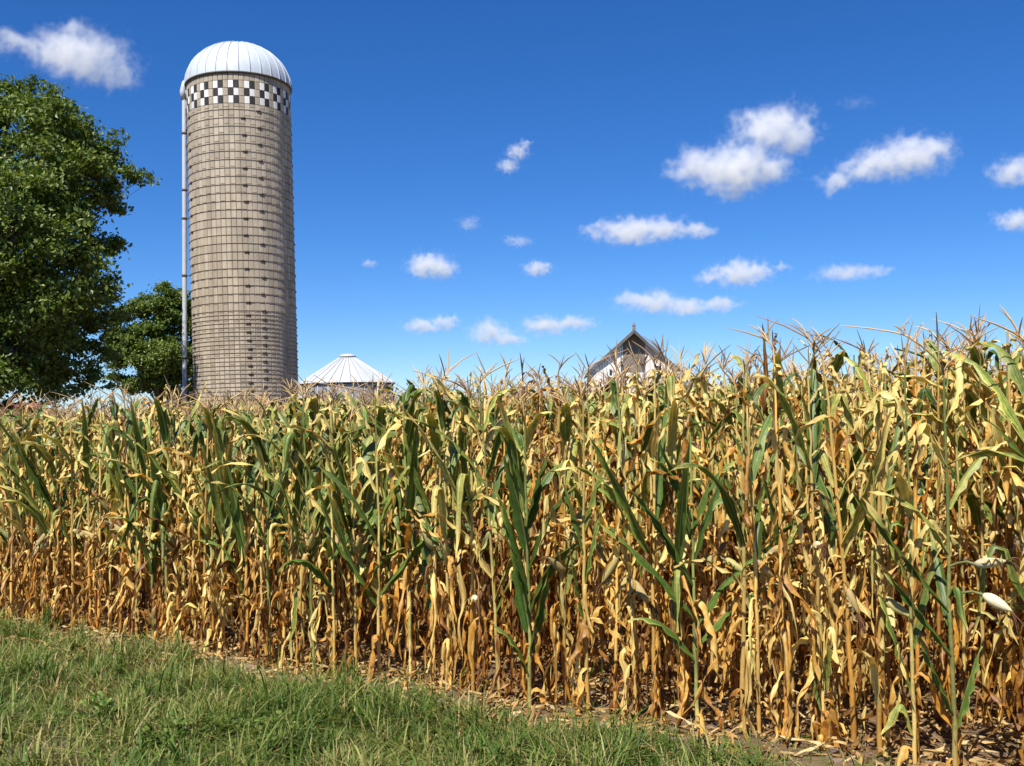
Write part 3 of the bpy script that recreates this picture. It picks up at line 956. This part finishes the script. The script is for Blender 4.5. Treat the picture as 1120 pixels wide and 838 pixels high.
# heroes: (x px of the foot, height, green, label, options)
HEROES = [
    (64, 1.80, .8, "leafy dark green corn plant below the big tree, greenest of its stretch", {}),
    (152, 1.80, .85, "green corn plant with upright blades below the small tree", {}),
    (246, 1.82, .8, "green topped corn plant with bright arching blade below the silo's middle", {}),
    (297, 1.82, .9, "dark green corn plant with broad hanging blades below the silo's shaded edge", {}),
    (375, 1.85, .7, "green corn plant whose low blade droops in a dark arch below the bin", {"custom": [(.66, 230, .55, .095, 35, 165, .03, 'arch'), (.85, 10, .55, .085, 25, 80, .06, 'arch'), (1.05, 200, .6, .085, 15, 40, .15, 'upright'), (1.25, 10, .55, .07, 12, 60, .2, 'arch'), (1.4, 190, .5, .06, 15, 120, .3, 'arch'), (1.55, 30, .45, .06, 10, 70, .5, 'bent'), (1.65, 180, .4, .05, 15, 120, .55, 'bent')]}),
    (424, 1.88, .6, "corn plant with green blades spread in a wide V past the bin", {"custom": [(.50, 190, .60, .09, 28, 45, .06, 'upright'), (.60, 355, .78, .09, 38, 48, .08, 'upright'), (.92, 190, .66, .09, 20, 60, .10, 'arch'), (1.08, 350, .6, .085, 20, 70, .2, 'arch'), (1.28, 170, .5, .07, 15, 120, .5, 'bent'), (1.45, 15, .5, .06, 15, 100, .55, 'arch'), (1.6, 190, .4, .05, 15, 140, .55, 'bent')]}),
    (586, 1.72, .95, "large deep green corn plant with broad upright blades amid golden dry ones", {"tassel": False, "custom": [(.26, 200, .40, .085, 16, 70, .10, 'arch'), (.36, 325, .52, .10, 12, 24, .02, 'upright'), (.48, 225, .58, .115, 10, 26, .0, 'upright'), (.60, 340, .55, .10, 18, 75, .05, 'arch'), (.66, 200, .62, .115, 12, 22, .0, 'upright'), (.74, 190, .65, .11, 12, 28, .0, 'upright'), (.85, 350, .66, .105, 16, 62, .05, 'arch'), (.98, 215, .58, .11, 10, 30, .03, 'upright'), (1.06, 320, .5, .10, 12, 40, .03, 'upright'), (1.14, 20, .5, .09, 20, 95, .1, 'arch'), (1.25, 180, .45, .085, 12, 45, .08, 'arch')]}),  # lowest dryness picks the darkest green, standing in for shade on the blades
    (650, 1.82, .6, "corn plant with a bright green stalk and narrow upright blades before the barn", {"custom": [(.35, 170, .35, .06, 20, 160, .6, 'bent'), (.55, 200, .45, .06, 10, 14, .12, 'upright'), (.75, 340, .5, .07, 10, 20, .15, 'upright'), (.95, 180, .55, .07, 12, 28, .1, 'upright'), (1.1, 10, .5, .07, 14, 50, .2, 'arch'), (1.3, 190, .5, .06, 12, 120, .45, 'bent'), (1.5, 0, .45, .06, 15, 60, .5, 'arch'), (1.62, 170, .4, .05, 10, 120, .55, 'bent')]}),
    (768, 1.62, .9, "short green corn plant with long blades arching out on both sides", {"tassel": False, "custom": [(.40, 182, .46, .085, 35, 120, .08, 'arch'), (.42, 355, .70, .085, 38, 88, .10, 'arch'), (.58, 350, .66, .09, 30, 92, .08, 'arch'), (.64, 186, .72, .105, 38, 58, .04, 'upright'), (.80, 178, .62, .10, 24, 50, .02, 'upright'), (.92, 345, .52, .09, 14, 34, .04, 'upright'), (1.0, 200, .55, .095, 12, 36, .03, 'upright'), (1.08, 5, .5, .09, 16, 80, .08, 'arch'), (1.16, 190, .42, .08, 14, 70, .06, 'arch')]}),
    (897, 1.90, .3, "dry corn plant showing one pale oval ear tip below the long cloud", {"ears": [(.98, 265, 78, .10, .022, .9, .03)], "ndry": 1}),
    (518, 1.88, .3, "dry golden corn plant with a small white ear tip low on its stalk", {"ears": [(.56, 280, 85, .09, .023, 1.0, .04)], "ndry": 1}),
    (905, 0.62, .4, "short snapped corn stub with straw coloured flag and green lower blade", {"tassel": False, "custom": [(.20, 120, .32, .06, 10, 18, .22, 'upright'), (.28, 300, .30, .06, 8, 20, .3, 'upright'), (.40, 200, .42, .07, 12, 40, .55, 'bent'), (.48, 20, .40, .07, 20, 60, .58, 'bent'), (.54, 160, .3, .06, 10, 120, .6, 'bent')]}),
    (1003, 1.94, .6, "corn plant with a green lower stalk beside the plant bearing two pale ears", {"custom": [(.18, 170, .35, .06, 20, 165, .3, 'bent'), (.40, 150, .55, .06, 15, 20, .15, 'upright'), (.60, 20, .5, .06, 14, 30, .2, 'upright'), (.85, 170, .5, .07, 18, 40, .25, 'upright'), (1.05, 10, .5, .06, 25, 120, .5, 'bent'), (1.25, 190, .5, .065, 20, 120, .5, 'arch'), (1.45, 350, .5, .06, 20, 120, .6, 'bent'), (1.6, 170, .5, .06, 15, 100, .5, 'bent')]}),
    (1046, 1.92, .8, "green corn plant bearing two pale husked ears near its middle", {"custom": [(.30, 185, .40, .06, 22, 30, .1, 'upright'), (.25, 350, .40, .07, 16, 22, .15, 'upright'), (.62, 180, .55, .055, 35, 42, .08, 'upright'), (.78, 182, .72, .055, 38, 40, .08, 'upright'), (.72, 75, .5, .06, 32, 40, .05, 'upright'), (.88, 285, .3, .045, 40, 172, .1, 'bent'), (1.1, 190, .5, .06, 25, 90, .3, 'arch'), (1.3, 10, .5, .06, 25, 80, .3, 'arch'), (1.5, 185, .5, .06, 25, 110, .5, 'bent'), (1.65, 0, .4, .05, 15, 90, .5, 'arch')],
                    "ears": [(1.01, 325, 80, .14, .024, 1.0, .11), (.905, 322, 118, .135, .027, 1.0, .15)]}),
]

def t_for_px(px, k=0):
    lo, hi = -14.0, 5.0
    for _ in range(50):
        mid = (lo + hi) / 2
        x, y = row_xy(k, mid)
        if to_px((x, y, 0.3))[0] < px: lo = mid
        else: hi = mid
    return lo

def make_corn():
    rng = np.random.default_rng(21)
    GROUP = "corn plants in the front rows of the field"
    hero_t = []
    for (px, H, g, label, op) in HEROES:
        t = t_for_px(px)
        hero_t.append(t)
        off = -0.10 if H < 1 else (-0.09 if 'custom' in op else -0.02)
        x, y = row_xy(0, t); x += ROW_N[0] * off; y += ROW_N[1] * off
        parts = corn(rng, H, g, 1.0, op.get("tassel", True), "custom" not in op, op.get("custom"), op.get("ears", ()), straight=True)
        tag(place_corn(parts, x, y, 0.0), label, "corn plant", GROUP)
    taken = {}
    count = len(HEROES)
    rest = []
    for k in range(5):
        t = -12.5
        while t < 4.2:
            t += rng.uniform(0.095, 0.190)
            if k == 0 and min(abs(t - h) for h in hero_t) < 0.085: continue
            if k == 0 and hero_t[-1] < t < hero_t[-1] + 0.26: continue
            tt = t
            x, y = row_xy(k, tt)
            j = rng.normal(0, 0.035)
            x += ROW_N[0] * j; y += ROW_N[1] * j
            px, py, dz = to_px((x, y, 1.0))
            if px < -12 or px > 1132 or dz < 0 or count >= 300:
                if dz > 0.5: rest.append((x, y, px, k))
                continue
            H = float(height_at(px)) * rng.uniform(0.93, 1.05)
            if rng.random() < .06: H *= rng.uniform(.7, .85)
            g = green_at(px)
            g = float(np.clip(rng.choice([0.0, g * .7, g * 1.4, 0.9 if px < 560 else g], p=[.34, .34, .26, .06]), 0, 1))
            tas = rng.random() < .88
            parts = corn(rng, H, g, 1.0 if k < 3 else 0.85, tas, rng.random() < .75, dry_bias=float(rng.choice([0, 0.12], p=[.75, .25])))
            o = place_corn(parts, x, y, rng.uniform(0, 6.28))
            look = "mostly green" if g > .6 else ("half green" if g > .25 else ("part green" if g > 0.02 else "straw dry"))
            look = ("low " if H < 1.6 else "") + look
            if not tas: look += " tasselless"
            zone = next(z for lim, z in ZONES if px < lim)
            i = taken.get((k, zone), 0); taken[(k, zone)] = i + 1
            tag(o, f"{look} corn, {ROWN[k]}, {ORD[i]} {zone} from tree side", "corn plant", GROUP)
            count += 1
    # the rest of the field, as one mass
    variants = []
    for lod, n_ in ((0.75, 26), (0.45, 14), (0.30, 8)):
        L = []
        for i in range(n_):
            g = float(rng.choice([0, .25, .55, .9], p=[.36, .28, .24, .12]))
            pr = corn(rng, 1.87 * rng.uniform(.94, 1.05), g, lod, rng.random() < .9, lod > .5 and rng.random() < .6)
            b = Buf()
            for key, mi in (("leaves", 0), ("stalk", 1), ("tassel", 2)):
                a = list(pr[key].arrays()); a[3] = a[3] * 0 + mi; a[4] = a[4] * 0 + mi
                b.merge(tuple(a))
            for e in pr["ear"]:
                a = list(e.arrays()); a[3] = a[3] * 0 + 3; a[4] = a[4] * 0 + 3
                b.merge(tuple(a))
            L.append(b.arrays())
        variants.append(L)
    F = Buf()
    def put(x, y, px, k):
        L = variants[0] if k < 10 else (variants[1] if k < 20 else variants[2])
        a = L[int(rng.integers(len(L)))]
        z = rng.uniform(0, 6.28)
        M = np.array([[math.cos(z), -math.sin(z), 0], [math.sin(z), math.cos(z), 0], [0, 0, 1]])
        F.merge(a, M, (x, y, float(lump(x, y)) if k < 16 else 0.0), float(height_at(px)) / 1.87 * rng.uniform(.95, 1.04))
    for r in rest: put(*r)
    for k in range(5, 46):
        gap_t = 0.17 if k < 12 else (0.24 if k < 22 else 0.42)
        t = -14.0 - k * 1.25
        while t < 4.5 + k * 0.55:
            t += gap_t * rng.uniform(.6, 1.4)
            x, y = row_xy(k, t)
            px, py, dz = to_px((x, y, 1.0))
            if px < -220 or px > 1340: continue
            put(x, y, px, k)
    fo = F.build("corn_field", [M_LEAF, M_STALK, M_TASSEL, M_HUSK])
    tag(fo, "dense mass of ripe corn filling the field behind the front rows", "corn field", None, "stuff")
make_corn()

# ------------------------------------------------------------------ grass, weeds and litter
def blades(buf, xy, h, w, az, bend, tone, rnd):
    n = len(h)
    z0 = lump(xy[:, 0], xy[:, 1])
    dirv = np.stack([np.cos(az), np.sin(az), np.zeros(n)], -1)
    side = np.stack([-np.sin(az), np.cos(az), np.zeros(n)], -1)
    V = np.zeros((n, 7, 3)); C = np.zeros((n, 7, 4))
    for i, (s, wf) in enumerate(((0, .8), (.38, 1.0), (.72, .7))):
        p = np.stack([xy[:, 0], xy[:, 1], z0 - .01], -1) + dirv * (bend * h * s ** 2)[:, None]
        p[:, 2] += h * (s - 0.30 * np.minimum(bend, 1.4) * s ** 2)
        V[:, 2 * i] = p - side * (w * wf / 2)[:, None]
        V[:, 2 * i + 1] = p + side * (w * wf / 2)[:, None]
        C[:, 2 * i, 0] = C[:, 2 * i + 1, 0] = np.clip(tone + .12 * s, 0, 1)
        C[:, 2 * i, 2] = .0; C[:, 2 * i + 1, 2] = 1.0
        C[:, 2 * i, 3] = C[:, 2 * i + 1, 3] = s
    p = np.stack([xy[:, 0], xy[:, 1], z0 - .01], -1) + dirv * (bend * h)[:, None]
    p[:, 2] += h * (1 - 0.30 * np.minimum(bend, 1.4))
    V[:, 6] = p; C[:, 6, 0] = np.clip(tone + .2, 0, 1); C[:, 6, 2] = .5; C[:, 6, 3] = 1
    C[:, :, 1] = rnd[:, None]
    base = (np.arange(n) * 7)[:, None]
    q = np.concatenate([base + np.array([0, 1, 3, 2]), base + np.array([2, 3, 5, 4])], 0)
    buf.add(V.reshape(-1, 3), q, base + np.array([4, 5, 6]), C.reshape(-1, 4))

def make_grass():
    rng = np.random.default_rng(33)
    b = Buf()
    n = 20000
    t = rng.uniform(-11.5, 4.0, n); s = -rng.uniform(0.30, 5.6, n)
    x = ROW_P[0] + ROW_T[0] * t + ROW_N[0] * s; y = ROW_P[1] + ROW_T[1] * t + ROW_N[1] * s
    pn = np.array([mnoise.noise((a * 1.1, c * 1.1, 0.3)) + .5 * mnoise.noise((a * 3.1, c * 3.1, 4.3)) for a, c in zip(x, y)])
    edge = 0.34 + 0.035 * np.clip(t + 3, -2, 5) - 0.28 * pn
    keep = (-s > edge) & (pn > -0.60 + 0.5 * (rng.random(n) - .5))
    keep &= ~((y < 2.4) & (rng.random(n) < .6))
    x, y, pn, s = x[keep], y[keep], pn[keep], s[keep]
    xs, hs, ws, azs, bs, ts, rs = [], [], [], [], [], [], []
    for a, c, q, ss in zip(x, y, pn, s):
        m = int(rng.integers(10, 26))
        sp = rng.uniform(.02, .07)
        r = rng.random()
        hh = (0.075 + 0.16 * rng.random() ** 1.6 + 0.11 * max(0, q)) * (1.0 if c > 2 else .8)
        if r < .05: hh *= 1.5
        tone = np.clip(.22 + .21 * rng.normal() - .25 * q + (.45 if rng.random() < .07 else 0), 0, 1)
        xs.append(np.stack([a + rng.normal(0, sp, m), c + rng.normal(0, sp, m)], -1))
        hs.append(hh * rng.uniform(.45, 1.15, m))
        ws.append(rng.uniform(.004, .0095, m) * (1.5 if r < .12 else 1))
        azs.append(rng.uniform(0, 6.28, m)); bs.append(rng.gamma(2.4, .36, m))
        ts.append(np.clip(tone + rng.normal(0, .10, m) + .5 * (rng.random(m) < .07), 0, 1)); rs.append(rng.random(m))
    # sparse blades straying into the bare strip and under the corn
    m = 2600
    t = rng.uniform(-11.5, 3.5, m); s = rng.uniform(-.9, .5, m)
    xs.append(np.stack([ROW_P[0] + ROW_T[0] * t + ROW_N[0] * s, ROW_P[1] + ROW_T[1] * t + ROW_N[1] * s], -1))
    hs.append(rng.uniform(.03, .13, m)); ws.append(rng.uniform(.003, .006, m)); azs.append(rng.uniform(0, 6.28, m))
    bs.append(rng.gamma(2.2, .35, m)); ts.append(np.clip(rng.choice([.2, .75], m, p=[.45, .55]) + rng.normal(0, .1, m), 0, 1)); rs.append(rng.random(m))
    cat = np.concatenate
    blades(b, cat(xs), cat(hs), cat(ws), cat(azs), cat(bs), cat(ts), cat(rs))
    tag(b.build("grass", M_GRASS), "patchy green verge grass in front of the corn", "grass", None, "stuff")

    # taller grass tussocks among the front corn stalks
    GT = "tall grass tufts at the foot of the corn"
    for (px, py, hh, lab) in ((58, 690, .30, "tall dark green grass tuft at the corn edge below the big tree"),
                              (383, 745, .26, "tall green grass tuft rising from verge beside the corn below the bin"),
                              (210, 735, .26, "tall thin grass tuft on the verge below the silo's pipe side"),
                              (640, 752, .24, "small yellow-green grass tuft among dry stalks before the barn")):
        p = ground_hit(px, py)
        g = Buf(); m = 34
        blades(g, np.stack([rng.normal(0, .045, m), rng.normal(0, .045, m)], -1) + np.array([p.x, p.y]), hh * rng.uniform(.5, 1.1, m), rng.uniform(.006, .010, m),
               rng.uniform(0, 6.28, m), rng.gamma(2, .18, m), np.clip(rng.normal(.15, .12, m), 0, 1), rng.random(m))
        g.v = [v - np.array([p.x, p.y, 0], np.float32) for v in g.v]
        tag(g.build("grass_tuft", M_GRASS, None, True, (p.x, p.y, 0)), lab, "grass tuft", GT)

    # broad-leaved weeds on the verge
    for (px, py, n_, lab) in ((185, 828, 40, "pale broad-leaved weed clump low on the verge near grass edge"), (300, 822, 60, "broadest green leafy weed clump on the verge"),
                              (255, 815, 42, "middle leafy weed clump between two others on the verge"), (120, 800, 30, "small leafy weed clump farthest from the bare patch")):
        p = ground_hit(px, py)
        st, lf = Buf(), Buf()
        for i in range(n_):
            a = rng.uniform(0, 6.28); l = rng.uniform(.06, .17); o = rng.uniform(.2, .9)
            b0 = rng.normal(0, .045, 2)
            e = np.array([b0[0] + math.cos(a) * l * o, b0[1] + math.sin(a) * l * o, l * (1.1 - o * .5)])
            tube(st, [[b0[0], b0[1], 0], [b0[0] * .5 + e[0] * .5, b0[1] * .5 + e[1] * .5, e[2] * .6], e], [.002, .0018, .001], 3, (.3, .5, .5, .5), 0, False)
            for j in range(3):
                leaf(lf, rng, e * (1 - j * .22), a + rng.normal(0, 1.0), rng.uniform(.03, .065), rng.uniform(.016, .028), rng.uniform(30, 80), rng.uniform(.10, .30), 'arch', .4)
        lf.merge(st.arrays())
        tag(lf.build("weed_plant", M_GRASS, None, True, (p.x, p.y, float(lump(p.x, p.y)))), lab, "weed", "leafy weeds on the verge")

    # dead leaves and bits of stalk
    lt = Buf()
    for i in range(7000):
        t = rng.uniform(-11, 3.4); s = rng.normal(-.1, .32) if i < 1700 else rng.uniform(-.05, 3.2)
        if s < -.8: continue
        x = ROW_P[0] + ROW_T[0] * t + ROW_N[0] * s; y = ROW_P[1] + ROW_T[1] * t + ROW_N[1] * s
        z = float(lump(x, y))
        c = rng.random()
        if rng.random() < .72:
            leaf(lt, rng, (x, y, z + rng.uniform(.004, .05)), rng.uniform(0, 6.28), rng.uniform(.06, .30), rng.uniform(.008, .028), rng.uniform(60, 95), c, 'upright', .6, rng.uniform(75, 115))
        else:
            a = rng.uniform(0, 6.28); l = rng.uniform(.05, .25)
            d = np.array([math.cos(a), math.sin(a), rng.normal(0, .12)]) * l
            tube(lt, [np.array([x, y, z + .012]), np.array([x, y, z + .018]) + d * .5, np.array([x, y, z + .012]) + d], rng.uniform(.003, .009), 5, (c, rng.random(), .5, .5))
    tag(lt.build("leaf_litter", M_LITTER), "dead corn leaves and stalk bits strewn on the bare soil", "litter", None, "stuff")
    # clods
    cl = Buf()
    for i in range(2400):
        t = rng.uniform(-11, 3.4); s = rng.normal(-.2, .4)
        if s < -1.0: continue
        x = ROW_P[0] + ROW_T[0] * t + ROW_N[0] * s; y = ROW_P[1] + ROW_T[1] * t + ROW_N[1] * s
        r = rng.gamma(2, .0045) + .004
        u = rng.normal(0, 1, (8, 3))
        v = np.array([[-1, -1, -1], [1, -1, -1], [1, 1, -1], [-1, 1, -1], [-1, -1, 1], [1, -1, 1], [1, 1, 1], [-1, 1, 1]]) * .6 + u * .22
        cl.add(v * r * np.array([1.2, 1, .7]) + np.array([x, y, float(lump(x, y)) + r * .2]), [[3, 2, 1, 0], [4, 5, 6, 7], [0, 1, 5, 4], [1, 2, 6, 5], [2, 3, 7, 6], [3, 0, 4, 7]])
    tag(cl.build("soil_clods", simple_mat("dry_clod", (0.24, 0.18, 0.13), .95, 0, .25, 30.0, .4, None, .1), None, False), "crumbled dry soil clods along the field edge", "soil", None, "stuff")
make_grass()

# ------------------------------------------------------------------ clouds: small fair-weather cumulus, real volumes far above the farm
def make_cloud(label, lobes, dist, dens, seed, rough=1.0):
    """lobes in photograph pixels (x, y, rx, ry): each becomes a puff of its real size at the cloud's distance"""
    k = dist / FPX
    cx = sum(l[0] for l in lobes) / len(lobes); cyy = sum(l[1] for l in lobes) / len(lobes)
    c = P(cx, cyy, dist)
    rng = random.Random(seed)
    Lw = []
    for (x, y, rx, ry) in lobes:
        p = P(x, y, dist) - c
        Lw.append((Vector((p.x, p.y + rng.uniform(-.3, .3) * rx * k, p.z)), rx * k, ry * k))
    # hull: the puffs, a little swollen, welded to one closed skin
    bm = bmesh.new()
    for (p, rx, ry) in Lw:
        M = Matrix.Translation(p) @ Matrix.Diagonal((rx * 1.4, rx * 1.05, ry * 1.5, 1))
        bmesh.ops.create_icosphere(bm, subdivisions=3, radius=1.0, matrix=M)
    me = bpy.data.meshes.new("cloud_hull"); bm.to_mesh(me); bm.free()
    o = bpy.data.objects.new("cloud", me); COL.objects.link(o)
    if len(Lw) > 1:
        md = o.modifiers.new("weld", 'REMESH'); md.mode = 'VOXEL'
        md.voxel_size = max(min(l[2] for l in Lw) * 0.22, max(l[1] for l in Lw) * 0.05)
        dg = bpy.context.evaluated_depsgraph_get()
        me2 = bpy.data.meshes.new_from_object(o.evaluated_get(dg))
        o.modifiers.clear(); o.data = me2; bpy.data.meshes.remove(me); me = me2
    o.name = "cloud"; me.name = "cloud"
    o.location = c
    m, nt, out = mat("cloud_vapour"); N = NT(nt)
    co = N.obj()
    rmean = sum((l[1] + l[2]) / 2 for l in Lw) / len(Lw)
    warp = N.n("ShaderNodeTexNoise"); N.link(co, warp.inputs["Vector"])
    warp.inputs["Scale"].default_value = 1.3 / rmean; warp.inputs["Detail"].default_value = 4.0
    wv = N.n("ShaderNodeVectorMath", operation='SCALE')
    N.link(N.vmath('SUBTRACT', warp.outputs["Color"], (.5, .5, .5)), wv.inputs[0]); wv.inputs[3].default_value = rmean * 1.25
    cw = N.vmath('ADD', co, wv.outputs[0])
    f = None
    for (p, rx, ry) in Lw:
        d = N.vmath('MULTIPLY', N.vmath('SUBTRACT', cw, tuple(p)), (1 / rx, 1 / (rx * .8), 1 / ry))
        g = N.math('SUBTRACT', 1.0, N.vmath('LENGTH', d))
        f = g if f is None else N.math('MAXIMUM', f, g)
    off = N.vmath('ADD', co, (seed * 137.1, seed * 71.7, 0.0))
    n1 = N.noise(off, 2.3 / rmean, 8.0, 0.66)
    v = N.math('ADD', f, N.math('MULTIPLY', N.math('SUBTRACT', n1, 0.5), 2.0 * rough))
    den = N.math('MULTIPLY', N.math('POWER', N.rng(v, 0.0, 0.75, 0.0, 1.0), 1.7), dens * 0.82 / rmean)
    pv = N.n("ShaderNodeVolumePrincipled")
    pv.inputs["Color"].default_value = (0.99, 0.99, 0.99, 1)
    pv.inputs["Anisotropy"].default_value = 0.0
    N.link(den, pv.inputs["Density"])
    N.link(pv.outputs[0], out.inputs["Volume"])
    me.materials.clear(); me.materials.append(m)
    tag(o, label, "cloud", "small white fair-weather clouds in the blue sky", "thing")

CLOUDS = [
    ("soft wide cloud over the big tree beside the silo dome", [(98, 66, 56, 30), (62, 50, 48, 22), (24, 46, 40, 14), (128, 84, 30, 18), (82, 34, 26, 12)], 2200, 1.25, 1.25),
    ("small slanting wisp of cloud high right of the silo top", [(556, 180, 14, 10), (566, 165, 15, 10), (574, 158, 8, 6)], 2600, 1.1, 1.4),
    ("largest and brightest cloud with two heaped white puffs", [(842, 142, 52, 26), (868, 152, 32, 22), (800, 185, 62, 27), (764, 182, 38, 20), (800, 208, 34, 10), (836, 188, 34, 14)], 2400, 2.02, 1.28),
    ("long white cloud tapering toward the largest cloud", [(992, 172, 48, 25), (1018, 166, 28, 18), (962, 178, 38, 20), (912, 200, 24, 14), (936, 188, 26, 12)], 2500, 1.73, 1.28),
    ("cut off cloud at the picture edge level with the long white cloud", [(1106, 188, 28, 17), (1135, 184, 34, 20)], 2600, 1.6, 1.3),
    ("cut off cloud at the picture edge, lower of the two there", [(1112, 240, 26, 12), (1140, 240, 30, 14)], 2900, 1.5, 1.3),
    ("flat elongated cloud above the barn, higher of two long ones", [(690, 254, 46, 15), (720, 252, 40, 13), (764, 252, 26, 8), (650, 254, 20, 7)], 3100, 1.58, 1.33),
    ("compact bright round cloud above and beyond the grain bin", [(470, 291, 28, 16), (486, 293, 18, 13), (458, 290, 14, 11)], 3400, 1.73, 1.23),
    ("small faint triangular cloud beside the compact round one", [(587, 294, 18, 10), (597, 291, 12, 6)], 3400, 1.2, 1.3),
    ("thin faint wisp above the compact round cloud", [(512, 245, 14, 9), (520, 240, 8, 6)], 3200, 0.35, 1.5),
    ("thin faint wisp between small triangular cloud and slanting wisp", [(568, 264, 17, 7), (556, 262, 8, 5)], 3200, 0.4, 1.5),
    ("cloud with ragged tail hanging under the largest cloud", [(808, 299, 34, 17), (828, 296, 24, 12), (778, 302, 20, 9), (852, 294, 14, 6)], 3500, 1.30, 1.38),
    ("long flat cloud low above the barn roof peak", [(712, 331, 40, 12), (690, 327, 24, 9), (752, 335, 40, 9), (788, 333, 30, 8)], 3900, 1.44, 1.23),
    ("thin streak of cloud low under the long white cloud", [(916, 300, 32, 9), (940, 296, 36, 7), (964, 296, 18, 5)], 3600, 0.8, 1.3),
    ("pair of joined low clouds between the grain bin and barn", [(534, 363, 27, 16), (556, 370, 24, 9), (598, 355, 34, 11), (628, 354, 26, 9)], 4200, 1.51, 1.23),
    ("ragged low cloud just above and beyond the grain bin", [(462, 357, 24, 9), (486, 353, 18, 10), (498, 348, 8, 5)], 4300, 1.3, 1.35),
    ("tiny faint puff above the grain bin roof", [(404, 288, 11, 5)], 3600, 0.6, 1.3),
    ("faintest streak high up beyond the largest cloud", [(934, 114, 28, 6), (950, 112, 14, 4)], 2500, 0.07, 1.4),
]
for i, (lab, lobes, dist, dens, rough) in enumerate(CLOUDS):
    make_cloud(lab, lobes, dist, dens, i + 1, rough)
